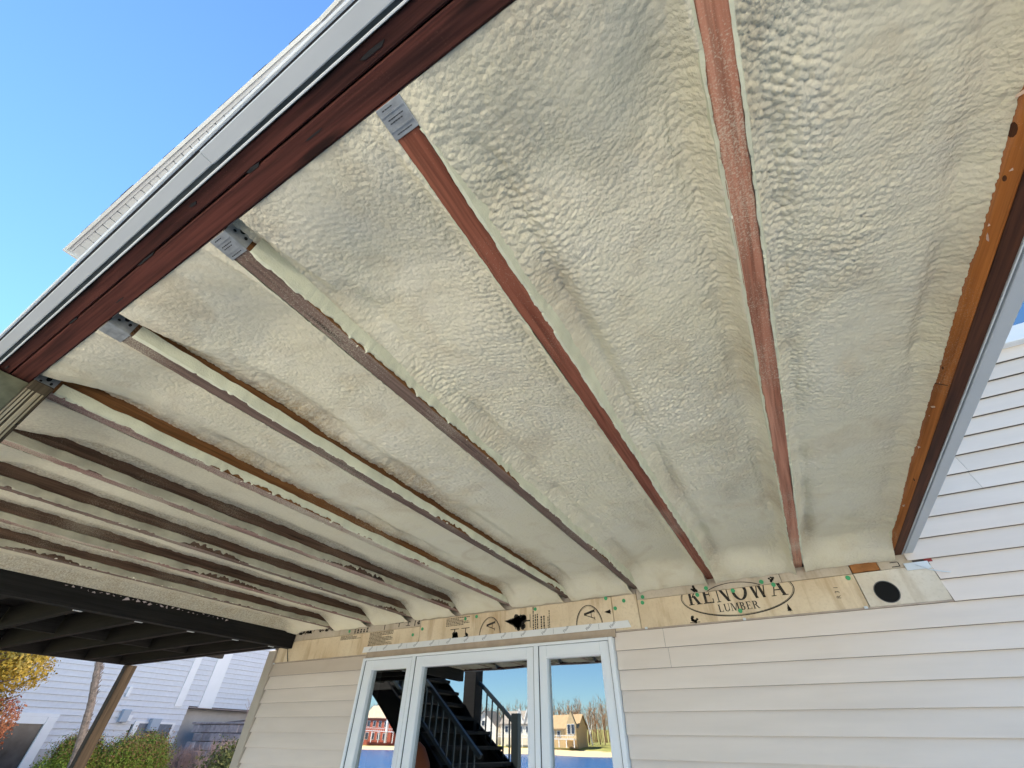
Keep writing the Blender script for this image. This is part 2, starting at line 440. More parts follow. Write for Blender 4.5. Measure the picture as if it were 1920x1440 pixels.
# ================================================================== ground, lake, far shore
S = .6634                                     # joist bottoms over the camera
g = MB()
xs = list(np.linspace(-40, 30, 71)); ys = list(np.linspace(-26, 40, 67))
def terr(x, y):
    h = -1.65
    k = sstep(-4.4, -8.0, np.array(float(x))) if False else None
    t_ = min(1, max(0, (-4.6 - x) / 3.6)); t_ = t_ * t_ * (3 - 2 * t_)
    v_ = min(1, max(0, (y + 1.5) / 3.0))
    h += t_ * v_ * 1.12 + t_ * max(0, y - 4) * .05
    if y < -14: h -= min(1.3, (-14 - y) * .16)
    return h
for y in ys:
    for x in xs: g.v.append((x, y, terr(x, y)))
nx = len(xs)
for j in range(len(ys) - 1):
    for i in range(nx - 1):
        a = j * nx + i; g.f.append((a, a + 1, a + nx + 1, a + nx))
g.smooth = True
def ground_mat():
    m, t, b = nt('ground of patio, mulch and lawn')
    v = coords(t)
    sx = N(t, 'ShaderNodeSeparateXYZ'); t.links.new(v, sx.inputs[0])
    c1 = ramp(t, noise(t, v, 3, 5), [(.3, (.17, .165, .06)), (.7, (.27, .245, .10))])
    c2 = ramp(t, noise(t, v, 24, 5, .7), [(.3, (.06, .042, .038)), (.55, (.19, .14, .13)), (.75, (.40, .33, .31))])
    n = noise(t, v, .8, 3)
    a = N(t, 'ShaderNodeMath', operation='ADD'); t.links.new(sx.outputs[1], a.inputs[0]); t.links.new(n, a.inputs[1])
    f = ramp(t, a.outputs[0], [(0, 0), (1, 1)])
    mr = N(t, 'ShaderNodeMapRange'); mr.inputs['From Min'].default_value = 1.4; mr.inputs['From Max'].default_value = 1.7; t.links.new(a.outputs[0], mr.inputs['Value'])
    c = mixc(t, mr.outputs[0], c1, c2)
    t.links.new(c, b.inputs['Base Color']); b.inputs['Roughness'].default_value = .95
    bump(t, b, noise(t, v, 30, 4), .8, .03)
    return m
structure('ground', g, ground_mat(), fix=False)
p = MB(); p.box(-7.5, 11, -9.5, 2.50, -1.652, -1.62)  # unseen slab, enlarged and lightened to bounce more light upward
structure('patio', p, GROUNDC)
sh = MB(); sh.add([(-600, -1200, -3.12), (500, -1200, -3.12), (500, -20, -3.12), (-600, -20, -3.12)], [(0, 1, 2, 3)])
def water_mat():
    m, t, b = nt('lake water')
    b.inputs['Base Color'].default_value = (.015, .085, .24, 1); b.inputs['Roughness'].default_value = .25; b.inputs['Specular IOR Level'].default_value = .12
    v = coords(t, (.25, 1.0, 1)); bump(t, b, noise(t, v, 1.2, 4), .6, .3)
    return m
structure('lake', sh, water_mat(), fix=False)
fs = MB()
prof = [(-188, -3.6), (-190, -2.7), (-199, -1.6), (-206, -.6), (-240, .6), (-420, 5), (-900, 20)]
for i, (y, z) in enumerate(prof):
    for k in range(25): fs.v.append((-420 + k * 35, y - 3 * math.sin(k * 1.3) if i < 4 else y, z))
for i in range(len(prof) - 1):
    for k in range(24):
        a = i * 25 + k; fs.f.append((a, a + 1, a + 26, a + 25))
def shore_mat():
    m, t, b = nt('far shore of sand and lawn')
    v = coords(t); sx = N(t, 'ShaderNodeSeparateXYZ'); t.links.new(v, sx.inputs[0])
    n = noise(t, v, .25, 3)
    a = N(t, 'ShaderNodeMath', operation='MULTIPLY_ADD'); a.inputs[1].default_value = 6; t.links.new(n, a.inputs[0]); t.links.new(sx.outputs[1], a.inputs[2])
    mr = N(t, 'ShaderNodeMapRange'); mr.inputs['From Min'].default_value = -197; mr.inputs['From Max'].default_value = -195; t.links.new(a.outputs[0], mr.inputs['Value'])
    c = mixc(t, mr.outputs[0], ramp(t, noise(t, v, .3, 4), [(.3, (.22, .22, .05)), (.7, (.36, .33, .09))]), (.62, .46, .27))
    t.links.new(c, b.inputs['Base Color']); b.inputs['Roughness'].default_value = .95
    return m
structure('far_shore', fs, shore_mat(), fix=True)

# ---- houses on the far shore (seen mirrored in the window)
FWIN = simple('far window', (.05, .06, .08), .2, .1)
FWHITE = simple('far white trim', (.80, .79, .76), .6, .03)
FROOF = simple('far grey roof', (.30, .26, .22), .9, .2, 1)
def far_house(name, label, wallcol, x0, x1, y, zb, ze, zr, deep=10, gable='x', roofcol=None):
    # footprint given as seen, walls in metres
    wm = simple(name + ' wall', wallcol, .8, .05, 1)
    h = thing(name, label, 'house', ((x0 + x1) / 2, y - deep / 2, zb), 'houses across the lake')
    part('wall', MB().box(x0, x1, y - deep, y, zb - 1, ze), wm, h)
    r = MB(); o = .6
    if gable == 'x':   # ridge along x
        ym = y - deep / 2
        r.prism([(y + o, ze - .1), (ym, zr), (y - deep - o, ze - .1), (y - deep - o, ze - .4), (ym, zr - .3), (y + o, ze - .4)], 0, x0 - o, x1 + o)
        gw = MB().prism([(y, ze), (ym, zr - .4), (y - deep, ze)], 0, x0 + .02, x1 - .02)
    else:
        xm = (x0 + x1) / 2
        r.prism([(x0 - o, ze - .1), (xm, zr), (x1 + o, ze - .1), (x1 + o, ze - .4), (xm, zr - .3), (x0 - o, ze - .4)], 1, y + o, y - deep - o)
        gw = MB().prism([(x0, ze), (xm, zr - .4), (x1, ze)], 1, y, y - deep)
    part('roof', r, roofcol or FROOF, h); part('gable', gw, wm, h)
    return h, wm
def far_windows(h, x0, x1, y, z0, z1, n, w):
    first = None
    for k in range(n):
        xc = x0 + (x1 - x0) * (k + .5) / n
        if first is None:
            f0 = xc
            fr = part('window', MB().box(xc - w / 2 - .15, xc + w / 2 + .15, y - .05, y + .12, z0 - .15, z1 + .15), FWHITE, h)
            pn = part('pane', MB().box(xc - w / 2, xc + w / 2, y + .121, y + .16, z0, z1), FWIN, fr); first = (fr, pn)
        else:
            c = copy_part(first[0], h, (xc - f0, 0, 0)); copy_part(first[1], c)
def far_porch(h, x0, x1, y, z0, z1, n, mat=None):
    part('porch_deck', MB().box(x0, x1, y, y + 2.4, z1 - .25, z1), mat or FWHITE, h)
    part('porch_rail', MB().box(x0, x1, y + 2.3, y + 2.42, z1 + .9, z1 + 1.05), FWHITE, h)
    b = MB()
    for k in range(n * 3): b.box(x0 + (x1 - x0) * k / (n * 3), x0 + (x1 - x0) * k / (n * 3) + .1, y + 2.32, y + 2.4, z1, z1 + .9)
    part('porch_balusters', b, FWHITE, h, kind='stuff')
    first = None
    for k in range(n):
        xc = x0 + .2 + (x1 - x0 - .4) * k / (n - 1)
        if first is None: first = part('porch_post', MB().box(xc - .18, xc + .18, y + 2.05, y + 2.3, z0, z1 - .25), FWHITE, h); f0 = xc
        else: copy_part(first, h, (xc - f0, 0, 0))
YF = -189
h, wm = far_house('lake_house', 'tan two storey lake house with a pointed gable bay, mirrored in the right window pane', (.60, .44, .24), -107.4, -87.3, YF - 12, 0, 5.2, 9.6, roofcol=simple('tan far roof', (.42, .29, .16), .9, .15, 1))
far_windows(h, -105.2, -94.4, YF - 12, 2.6, 4.2, 4, 1.2)
bay = part('gable_bay', MB().prism([(-91.8, -.5), (-87.5, -.5), (-87.5, 6.0), (-89.6, 10.4), (-91.8, 6.0)], 1, YF - 12.1, YF - 10.6), wm, h)
far_windows(h, -91.4, -87.9, YF - 10.6, 3.4, 6.2, 2, 1.1)
far_porch(h, -107.4, -87.3, YF - 10.4, -.8, 1.9, 7)
h, wm = far_house('lake_house', 'cream lake house with twin gables, mirrored behind the stair rail in the middle pane', (.72, .66, .56), -124.8, -109.0, YF - 13, -.5, 7.0, 11.6)
far_windows(h, -123.7, -109.6, YF - 13, 4, 6, 4, 1.3)
for xg in (-115.3, -111.1):
    part('gable_dormer', MB().prism([(xg - 1.9, 6.9), (xg + 1.9, 6.9), (xg, 11.8)], 1, YF - 13.4, YF - 12.4), wm, h)
    part('gable_trim', MB().bar((xg - 2.1, YF - 12.3, 6.8), (xg, YF - 12.3, 12.1), .35).bar((xg + 2.1, YF - 12.3, 6.8), (xg, YF - 12.3, 12.1), .35), FWHITE, h)
far_porch(h, -124.8, -109.0, YF - 12, -1, 2.4, 6)
h, wm = far_house('lake_house', 'white lake house with a steep side gable, mirrored left of the newel post', (.78, .74, .68), -142.1, -128.0, YF - 14, -.5, 6.0, 12.2, gable='y')
far_windows(h, -141.0, -129.1, YF - 14, 2, 4.2, 3, 1.4); far_windows(h, -137.8, -132.4, YF - 14, 6.4, 8.2, 1, 1.6)
h, wm = far_house('lake_house', 'red lake house with white porches and a tan roof, mirrored in the left window pane', (.40, .10, .06), -210.5, -185.5, YF - 12, -.8, 9.0, 14.5, roofcol=simple('sandy far roof', (.55, .42, .30), .9, .15, 1))
far_windows(h, -209.4, -193.1, YF - 12, 5.2, 7.4, 4, 1.6); far_windows(h, -209.4, -193.1, YF - 12, .4, 2.8, 4, 1.9)
far_porch(h, -210.5, -185.5, YF - 10.5, -.8, 3.6, 6)
part('corner_pillar', MB().box(-193.1, -192.0, YF - 11, YF - 10, -.8, 9.2), FWHITE, h)

# ---- bare trees on the far shore
BARK_F = simple('bare twig bark', (.34, .21, .12), .9, .3, 2)
BIRCH = simple('pale birch bark', (.72, .66, .58), .8, .15, 3)
def bare_tree_mesh(rng, H, n=150):
    m = MB()
    def br(p, d, L, r, lev):
        q = p + d * L
        m.tube([p, (p + q) / 2 + Vector((rng.uniform(-.1, .1), rng.uniform(-.1, .1), 0)) * L * .3, q], [r, r * .75, r * .5], 4, False)
        if lev == 0: return
        k = 5 if lev > 1 else 6
        for i in range(k):
            t_ = rng.uniform(.35, 1.0); a = rng.uniform(0, 6.28); sp = rng.uniform(.35, .8)
            nd = (d + Vector((math.cos(a) * sp, math.sin(a) * sp, rng.uniform(-.05, .35)))).normalized()
            br(p + d * L * t_, nd, L * rng.uniform(.38, .6), r * .5, lev - 1)
    br(Vector((0, 0, 0)), Vector((rng.uniform(-.06, .06), 0, 1)), H * .55, H * .014, 3)
    return m
rng = random.Random(5)
tree_meshes = [mesh_from('bare_tree', bare_tree_mesh(rng, 12), BARK_F, fix=False) for _ in range(4)]
woods = MB()
rw = random.Random(9)
for k in range(1100):
    x = rw.uniform(-330, -20); y = YF - rw.uniform(26, 70); b0 = 1.0; Ht = rw.uniform(9, 16.5)
    woods.tube([(x, y, b0), (x + rw.uniform(-.5, .5), y, b0 + Ht)], [.16, .03], 3, False)
    for i in range(16):
        t_ = rw.uniform(.3, .97); a = rw.uniform(0, 6.28); L = rw.uniform(1, 3.2) * (1.1 - .6 * t_)
        woods.tube([(x, y, b0 + Ht * t_), (x + math.cos(a) * L, y + math.sin(a) * L, b0 + Ht * t_ + L * rw.uniform(.5, 1.3))], [.07, .025], 3, False)
wo_ = part('bare_woods', woods, BARK_F, None, fix=False, kind='stuff')
wo_['label'] = 'mass of leafless brown woods behind the lake houses, mirrored in the window'; wo_['category'] = 'woods'
tl = [(-84.5, -17, 1.25), (-81, -20, 1.15), (-77.5, -16, 1.2), (-74, -21, 1.1), (-96, -30, 1.3), (-101, -27, 1.25)]
words = ['tall bare tree just beside the tan lake house gable', 'second bare tree from the tan lake house', 'third bare tree from the tan lake house',
         'bare tree farthest along the shore from the tan lake house', 'bare tree rising behind the roof of the tan lake house', 'taller bare tree behind the far end of the tan lake house']
for i, (x, dy, s) in enumerate(tl):
    o = bpy.data.objects.new('bare_tree', tree_meshes[i % 4]); COL.objects.link(o)
    o.location = (x, YF + dy, ZC + .2); o.scale = (s, s, s); o.rotation_euler.z = i * 1.3
    o['label'] = words[i]; o['category'] = 'tree'; o['group'] = 'bare trees across the lake'
bt = part('birch_tree', MB().tube([(-82.0, YF - 14, 0), (-82.9, YF - 14, 4), (-84.2, YF - 14, 9)], [.3, .22, .08], 6).tube([(-82.7, YF - 14, 3), (-81.6, YF - 14, 6.5)], [.15, .05], 5), BIRCH)
bt['label'] = 'leaning pale birch trunk mirrored in the right pane'; bt['category'] = 'tree'

# ================================================================== neighbour house (x = -11)
XN = -11.0
nb = thing('neighbour_house', 'pale blue neighbouring house with white trim beyond the landing post', 'house', (XN - 4, 4, -.6))
part('wall', MB().box(XN - 8, XN - .012, 1.2, 5.83, -.9, 5.2).box(XN - 8, XN - .012, 5.83, 8.2, .47, 5.2).box(XN - 8, XN - 1.4, 5.83, 8.2, -.9, .47), LAPDARK_N, nb)
part('roof', MB().prism([(XN + .5, 5.1), (XN - 4, 7.0), (XN - 8.5, 5.1), (XN - 8.5, 5.0), (XN - 4, 6.8), (XN + .5, 5.0)], 1, .8, 7.6), SHINGLE, nb)
part('foundation', MB().box(XN - .06, XN + .012, 3.78, 5.83, -1.2, -.175), CONC, nb)
part('recessed_foundation', MB().box(XN - .34, XN - .24, 5.83, 8.2, -1.2, .45), CONC, nb)
part('return_wall', MB().box(XN - .24, XN - .001, 5.80, 5.83, -.175, .45), SIDE_N, nb)
cs = .0858
def lap(x, z, y0, y1, out=.020, h=cs):
    a = x + out; b = x + .004; e = .002
    return MB().add([(a, y0, z + .002), (a, y1, z + .002), (b, y1, z + h), (b, y0, z + h), (a - .001, y0, z), (a - .001, y1, z), (a - e, y1, z), (a - e, y0, z), (b - e, y1, z + h), (b - e, y0, z + h)],
                    [(0, 1, 2, 3), (4, 5, 1, 0), (7, 6, 5, 4), (7, 9, 8, 6), (3, 2, 8, 9), (0, 3, 9, 7, 4), (1, 5, 6, 8, 2)])
z = -.175; first = None
segs = {}
while z < 2.4:
    # courses run from the far left to the inner corner; lower ones stop at the door and at the corner
    y0 = 3.80 if z < .24 else 1.2
    y1 = 5.83 if z < .45 else 5.55
    for (a, b_) in ([(y0, 4.95), (5.72, y1)] if z < .165 else [(y0, y1)]):
        key = (a, b_)
        if key in segs: copy_part(segs[key][0], nb, (0, 0, z - segs[key][1]))
        else: segs[key] = (part('siding_board', lap(XN, z, a, b_), SIDE_N, nb), z)
    z += cs
# cantilevered bay
XB = XN
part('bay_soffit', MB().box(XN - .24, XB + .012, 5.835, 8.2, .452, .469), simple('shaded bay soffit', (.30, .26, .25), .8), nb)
z = .48; f0 = None
while z < 2.2:
    for (a, b_) in [(5.68, 6.02), (6.30, 8.2)]:
        key = ('b', a)
        if key in segs: copy_part(segs[key][0], nb, (0, 0, z - segs[key][1]))
        else: segs[key] = (part('siding_board', lap(XB, z, a, b_), SIDE_N, nb), z)
    z += cs
part('corner_trim', MB().box(XB - .02, XB + .032, 5.54, 5.68, .462, 3.5), TRIM_N, nb)
part('corner_trim', MB().box(XB - .02, XB + .032, 6.02, 6.30, .462, 3.5), TRIM_N, nb)
# dark walk-out door at the left
part('door_frame', MB().box(XN - .02, XN + .06, 3.66, 3.79, -1.1, .22), TRIM_N, nb, label='white upright trim of the dark walk-out door')
part('door_frame', MB().box(XN - .02, XN + .05, 2.2, 3.80, .2205, .265).box(XN - .02, XN + .05, 2.2, 3.6595, .13, .22), TRIM_N, nb)
part('door', MB().box(XN - .02, XN + .02, 2.2, 3.66, -1.1, .13), simple('dark door glass', (.05, .05, .055), .25, .6, 6, spec=.5), nb)
# utility boxes and a window well
mt = part('meter_box', MB().box(XN + .012, XN + .12, 4.68, 4.80, .19, .37), GREYBOX, nb, .006)
part('meter_cover', MB().box(XN + .012, XN + .09, 4.805, 4.87, .21, .29), TRIM_N, mt)
bw = part('basement_window', MB().box(XN - .01, XN + .05, 4.98, 5.70, -.30, .215), TRIM_N, nb)
part('pane', MB().box(XN + .051, XN + .056, 5.06, 5.65, -.3, .185), simple('basement glass', (.12, .15, .20), .3, .3, 30, spec=.5), bw)
part('outlet_box', MB().box(XN + .06, XN + .18, 5.20, 5.36, .08, .26), GREYBOX, nb, .006)
part('dryer_vent', MB().box(XN + .012, XN + .07, 4.60, 4.65, .55, .70), TRIM_N, nb)

# retaining wall of blocks between the houses
rwl = thing('retaining_wall', 'purplish block retaining wall behind the round shrub', 'wall', (-9.5, 6, -1))
rr = random.Random(3)
YR = 5.95; bx = .30; bz = .125
for j in range(8):
    for i in range(10):
        x0 = -10.75 + (i + (j % 2) * .5) * bx; z0 = .225 - (j + 1) * bz - .03
        mb = MB().box(x0 + .004, x0 + bx - .004, YR - rr.uniform(0, .012), YR + .2, z0 + .004, z0 + bz - .004)
        part('block', mb, BLOCK, rwl, .008)
part('cap_stone', MB().box(-10.78, -7.6, YR - .03, YR + .25, .197, .228), BLOCK, rwl, .006)
part('earth_backfill', MB().prism([(YR + .2, -.6), (YR + .2, .20), (9, .55), (9, -.6)], 0, -10.73, -5.5), MULCH, rwl)

# ------------------------------------------------------------------ plants
def leaf_cloud(rng, centers, n, size, squash=1.0, flat=.0):
    """many small leaf quads through a set of ellipsoids, denser at the skin"""
    m = MB()
    for k in range(n):
        c, r = centers[rng.randrange(len(centers))]
        while True:
            d = Vector((rng.gauss(0, 1), rng.gauss(0, 1), rng.gauss(0, 1)))
            if d.length > .01: break
        d.normalize()
        rad = rng.uniform(.5, 1.06) ** .6 if rng.random() < .86 else rng.uniform(1.0, 1.22)
        p = Vector(c) + Vector((d.x * r[0], d.y * r[1], d.z * r[2])) * rad
        nrm = (d + Vector((rng.uniform(-.9, .9), rng.uniform(-.9, .9), rng.uniform(-.9, .9)))).normalized()
        a = nrm.orthogonal().normalized(); a.rotate(Matrix.Rotation(rng.uniform(0, 6.28), 3, nrm)); b = nrm.cross(a)
        s = size * rng.uniform(.6, 1.3)
        m.add([p - a * s, p + b * s * .45, p + a * s, p - b * s * .45], [(0, 1, 2, 3)])
    return m
SHRUBM = leaf_mat('green shrub leaves', [(.06, .10, .015), (.15, .23, .03), (.24, .33, .06), (.34, .33, .10)])
TIPM = leaf_mat('rusty shrub tips', [(.16, .10, .04), (.36, .22, .09), (.48, .31, .16)])
DKLEAF = leaf_mat('dark laurel leaves', [(.015, .03, .012), (.04, .06, .02), (.12, .14, .05), (.30, .26, .16)])
YELLOW = leaf_mat('yellow autumn leaves', [(.12, .09, .02), (.40, .26, .035), (.62, .42, .06), (.68, .50, .16)], 4)
RUSSET = leaf_mat('russet autumn leaves', [(.22, .06, .03), (.45, .16, .08), (.58, .30, .15)], 4)
TWIG = simple('brown twigs', (.16, .10, .07), .9, .3, 20)
STRAW = simple('dry stalks', (.42, .30, .27), .9, .3, 20, rnd=.2)
rs = random.Random(11)
def shrub(label, c, r, mat, tip, n, leaf, seed):
    rg = random.Random(seed)
    o = thing('shrub', label, 'shrub', (c[0], c[1], c[2] - r[2]), 'shrubs beside the neighbouring house')
    cs_ = [(c, r)] + [((c[0] + rg.uniform(-.4, .4) * r[0], c[1] + rg.uniform(-.55, .55) * r[1], c[2] + rg.uniform(-.1, .35) * r[2]), (r[0] * .6, r[1] * .55, r[2] * .7)) for _ in range(5)]
    part('foliage', leaf_cloud(rg, cs_, n, leaf), mat, o, fix=False)
    if tip: part('rusty_tips', leaf_cloud(rg, [((q[0], q[1], q[2] + s_[2] * .28), (s_[0] * .98, s_[1] * .96, s_[2] * .86)) for q, s_ in cs_], n // 3, leaf * .9), tip, o, fix=False)
    st = MB()
    for k in range(9):
        a = rg.uniform(0, 6.28)
        st.tube([(c[0] + .05 * math.cos(a), c[1] + .05 * math.sin(a), c[2] - r[2] - .25), (c[0] + r[0] * .5 * math.cos(a), c[1] + r[1] * .5 * math.sin(a), c[2] + r[2] * .3)], [.012, .005], 4)
    part('stems', st, TWIG, o)
    return o
shrub('rounded green shrub with rusty tips in front of the basement window', (-8.7, 4.20, -.31), (.42, .46, .36), SHRUBM, TIPM, 26000, .015, 1)
shrub('smaller green shrub half hidden by the landing post', (-8.9, 3.52, -.33), (.36, .36, .36), SHRUBM, TIPM, 19000, .015, 2)
shrub('dark leafy shrub nearest the corner of the beige house', (-6.6, 4.24, -.40), (.36, .42, .42), DKLEAF, None, 6500, .022, 3)
shrub('low dark evergreen at the foot of the thin tree trunk', (-8.2, 3.05, -.48), (.22, .2, .3), SHRUBM, None, 3500, .016, 4)
def stalks(label, c, n, h, spread, seed):
    rg = random.Random(seed); m = MB()
    for k in range(n):
        a = rg.uniform(0, 6.28); L = h * rg.uniform(.5, 1.1); r0 = rg.uniform(0, spread)
        p0 = Vector((c[0] + r0 * math.cos(a), c[1] + r0 * math.sin(a), c[2])); p1 = p0 + Vector((rg.uniform(-.3, .3) * L, rg.uniform(-.3, .3) * L, L))
        m.tube([p0, (p0 + p1) / 2 + Vector((rg.uniform(-.03, .03), rg.uniform(-.03, .03), 0)), p1], [.005, .004, .002], 3, False)
        for q in range(3):
            m.tube([p0.lerp(p1, rg.uniform(.5, .9)), p1 + Vector((rg.uniform(-.08, .08), rg.uniform(-.08, .08), rg.uniform(-.05, .05)))], [.003, .002], 3, False)
    o = part('dry_plant', m, STRAW, None, fix=False); o['label'] = label; o['category'] = 'plant'; o['group'] = 'dry plants by the block wall'
stalks('dry reddish stalks in front of the block wall behind the dark shrub', (-7.6, 4.95, -.62), 260, .55, .42, 1)
stalks('pale dead stalks on top of the block wall under the bay', (-9.15, 6.15, .21), 40, .30, .25, 2)
stalks('dry low plant between the round shrub and the block wall', (-9.6, 5.35, -.66), 260, .50, .5, 3)

# yellow tree at the left edge and a thin furrowed trunk
yt = thing('autumn_tree', 'yellow and russet autumn tree at the left edge under the landing', 'tree', (-8.6, 1.75, -1))
ry = random.Random(21)
part('trunk', MB().tube([(-8.6, 1.7, -1.2), (-8.55, 1.75, -.3), (-8.6, 1.7, .9)], [.06, .05, .03], 7), TWIG, yt)
tb = MB()
for k in range(26):
    a = ry.uniform(0, 6.28); zb = ry.uniform(-.1, .8); L = ry.uniform(.3, .8)
    tb.tube([(-8.6, 1.72, zb), (-8.6 + L * math.cos(a), 1.72 + L * math.sin(a) * .9, zb + L * ry.uniform(.1, .7))], [.014, .004], 4)
part('branches', tb, TWIG, yt)
cl = [((-8.6 + ry.uniform(-.35, .3), 1.75 + ry.uniform(-.55, .52), .38 + ry.uniform(-.42, .45)), (.30, .28, .24)) for _ in range(15)]
part('crown', leaf_cloud(ry, cl, 30000, .021), YELLOW, yt, fix=False)
cl2 = [((-8.45 + ry.uniform(-.2, .2), 2.16 + ry.uniform(-.25, .25), .05 + ry.uniform(-.28, .25)), (.22, .2, .22)) for _ in range(8)]
part('russet_leaves', leaf_cloud(ry, cl2, 13000, .018), RUSSET, yt, fix=False)
tt = thing('thin_tree', 'thin furrowed tree trunk between the yellow tree and the landing post', 'tree', (-8, 3.2, -1))
pts = [(-8, 3.27, -.9), (-8, 3.17, -.2), (-8, 3.03, .3), (-8, 2.93, .55), (-8, 2.85, .75), (-8, 2.72, 1.2), (-7.95, 2.5, 2.2)]
BARKT = simple('furrowed bark', (.25, .215, .19), .95, .45, 50, bstr=1, bscale=70)
part('trunk', MB().tube(pts, [.055, .046, .040, .037, .034, .03, .02], 10), BARKT, tt)
fl = MB()
for k in range(160):
    t_ = rs.uniform(0, 1) * 4.99; i = int(t_); p = Vector(pts[i]).lerp(Vector(pts[i + 1]), t_ - i); a = rs.uniform(0, 6.28)
    d = Vector((math.cos(a), math.sin(a), 0)) * .04
    fl.bar(p + d, p + d * rs.uniform(1.15, 1.5) + Vector((0, 0, .04)), .012, .004)
part('bark_flakes', fl, BARKT, tt, kind='stuff')

# ================================================================== our house
WY = 2.50
hs = thing('house', 'beige sided house with bare tan sheathing above a triple window', 'house', (-1, 3.5, -1.65))
# structural wall behind the siding, around the window opening
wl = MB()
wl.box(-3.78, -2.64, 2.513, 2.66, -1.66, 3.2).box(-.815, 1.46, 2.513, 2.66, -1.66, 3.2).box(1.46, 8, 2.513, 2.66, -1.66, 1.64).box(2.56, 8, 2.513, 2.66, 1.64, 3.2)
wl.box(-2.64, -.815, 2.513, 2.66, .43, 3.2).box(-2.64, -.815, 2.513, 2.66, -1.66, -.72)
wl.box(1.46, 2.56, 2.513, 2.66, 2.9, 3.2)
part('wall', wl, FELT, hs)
sd_ = MB().box(-3.78, -3.64, 2.66, 10, -1.66, 3.2); part('side_wall', sd_, SIDE, hs)
part('room', MB().box(-3.6, 3, 6.0, 6.1, -1.6, .9).box(-3.6, 3, 2.66, 6, .85, .9).box(-3.6, 3, 2.66, 6, -1.62, -1.6).box(-3.63, -3.6, 2.66, 6, -1.6, .9).box(2.97, 3, 2.66, 6, -1.6, .9), ROOM, hs)
DUSTY = simple('dusty head channel', (.42, .34, .27), .7, .15, 14)
def course(x0, x1, z0, h, proud=.012):
    # a thin lapped board: open behind, its butt edge standing off the course below
    yb = WY - proud; yt_ = WY + .003; e = .0018
    return MB().add([(x0, yb, z0 + .002), (x1, yb, z0 + .002), (x1, yt_, z0 + h), (x0, yt_, z0 + h),
                     (x0, yb + .0008, z0), (x1, yb + .0008, z0), (x1, yb + e, z0), (x0, yb + e, z0), (x1, yt_ + e, z0 + h), (x0, yt_ + e, z0 + h)],
                    [(0, 1, 2, 3), (4, 5, 1, 0), (7, 6, 5, 4), (7, 9, 8, 6), (3, 2, 8, 9), (0, 3, 9, 7, 4), (1, 5, 6, 8, 2)])
RV = .0848; Z0 = .3765
for k in range(26):
    zz = Z0 - k * RV
    if zz < -1.7: break
    part('siding_board', course(-3.712, -2.652, zz, RV), SIDE_D if k == 0 else SIDE, hs)
    xr = -.803
    if k == 0:
        part('head_channel', MB().box(-2.66, -.792, 2.486, 2.4945, .4395, .4545).box(-2.66, -.792, 2.489, 2.4945, .4545, .4787), DUSTY, hs, .0008)
        part('siding_board', course(xr, -.540, zz, RV), SIDE, hs); part('siding_board', course(-.5385, 8, zz, RV), SIDE, hs)
    elif k == 1:
        part('siding_board', course(xr, -.532, zz, RV), SIDE, hs); part('siding_board', course(-.5305, 8, zz, RV), SIDE, hs)
    elif k == 7:
        part('siding_board', course(xr, 2.1, zz, RV), SIDE, hs); part('siding_board', course(2.1015, 8, zz, RV), SIDE, hs)
    elif zz + RV > -.72 or True:
        part('siding_board', course(xr, 8, zz, RV), SIDE, hs)
        if zz + RV < -.74: part('siding_board', course(-2.650, -.805, zz, RV), SIDE, hs)
k = 1
while Z0 + k * RV < 1.52:
    zz = Z0 + k * RV
    xl = .653 if k <= 2 else .584
    if k in (6, 7): 
        part('siding_board', course(xl, .985 + (k - 6) * .0, zz, RV), SIDE, hs); part('siding_board', course(.9865, 8, zz, RV), SIDE, hs)
    else: part('siding_board', course(xl, 8, zz, RV), SIDE, hs)
    k += 1
while Z0 + k * RV < 3.1:
    zz = Z0 + k * RV
    part('siding_board', course(.584, 1.44, zz, RV), SIDE, hs); part('siding_board', course(2.58, 8, zz, RV), SIDE, hs); k += 1
# start strip along the top edge of the siding
part('top_rail', MB().box(-3.712, .652, WY - .006, WY + .006, .4625, .4685), simple('dusty siding edge', (.42, .35, .29), .7, .2, 20), hs)
cp_ = MB().box(-3.802, -3.713, WY - .022, WY + .014, -1.66, .555).box(-3.802, -3.781, WY + .014, WY + .1, -1.66, .555)
part('corner_board', cp_, CORNER, hs, .003)
# tan sheathing: lower sheets and the set-back strip above their joint
def sheet(x0, x1, z0, z1, y0, mat, lb=None):
    return part('sheathing_board', MB().box(x0, x1, y0, WY + .013, z0, z1), mat, hs, .0012, lb)
YS = 2.4955
s1 = sheet(-3.71, -2.194, .469, .606, YS, SHEATH)
s2 = sheet(-2.190, -.794, .469, .640, YS, SHEATH)
s3 = sheet(-.791, -.648, .469, .640, YS + .001, SHEATH)
s4 = sheet(-.645, .366, .469, .6055, YS, SHEATH)
s5 = sheet(.369, .652, .469, .6065, YS - .001, SHEATHW, 'pale patch of sheathing with a round hole')
u1 = sheet(-3.71, -2.194, .6085, .70, YS + .005, SHEATH2)
sheet(-2.190, -.648, .6425, .70, YS + .004, SHEATH2)
u2 = sheet(-.645, .075, .608, .70, YS + .005, SHEATH2)
sheet(.077, .366, .608, .665, YS + .004, SHEATH2)
sheet(.476, .60, .6085, .70, YS + .005, SHEATH2)
part('wood_block', MB().box(.370, .474, YS + .002, WY + .013, .611, .648), simple('orange wood block', (.30, .125, .04), .8, .3, 30), hs, .002, 'orange wood block let into the sheathing')
part('flashing_scrap', MB().box(.563, .648, YS - .006, YS - .003, .592, .622), TRIML, hs, .0008)
part('red_wrap', MB().box(.642, .668, WY + .001, WY + .004, .6195, .640), simple('red wrap', (.30, .05, .05), .7), hs)
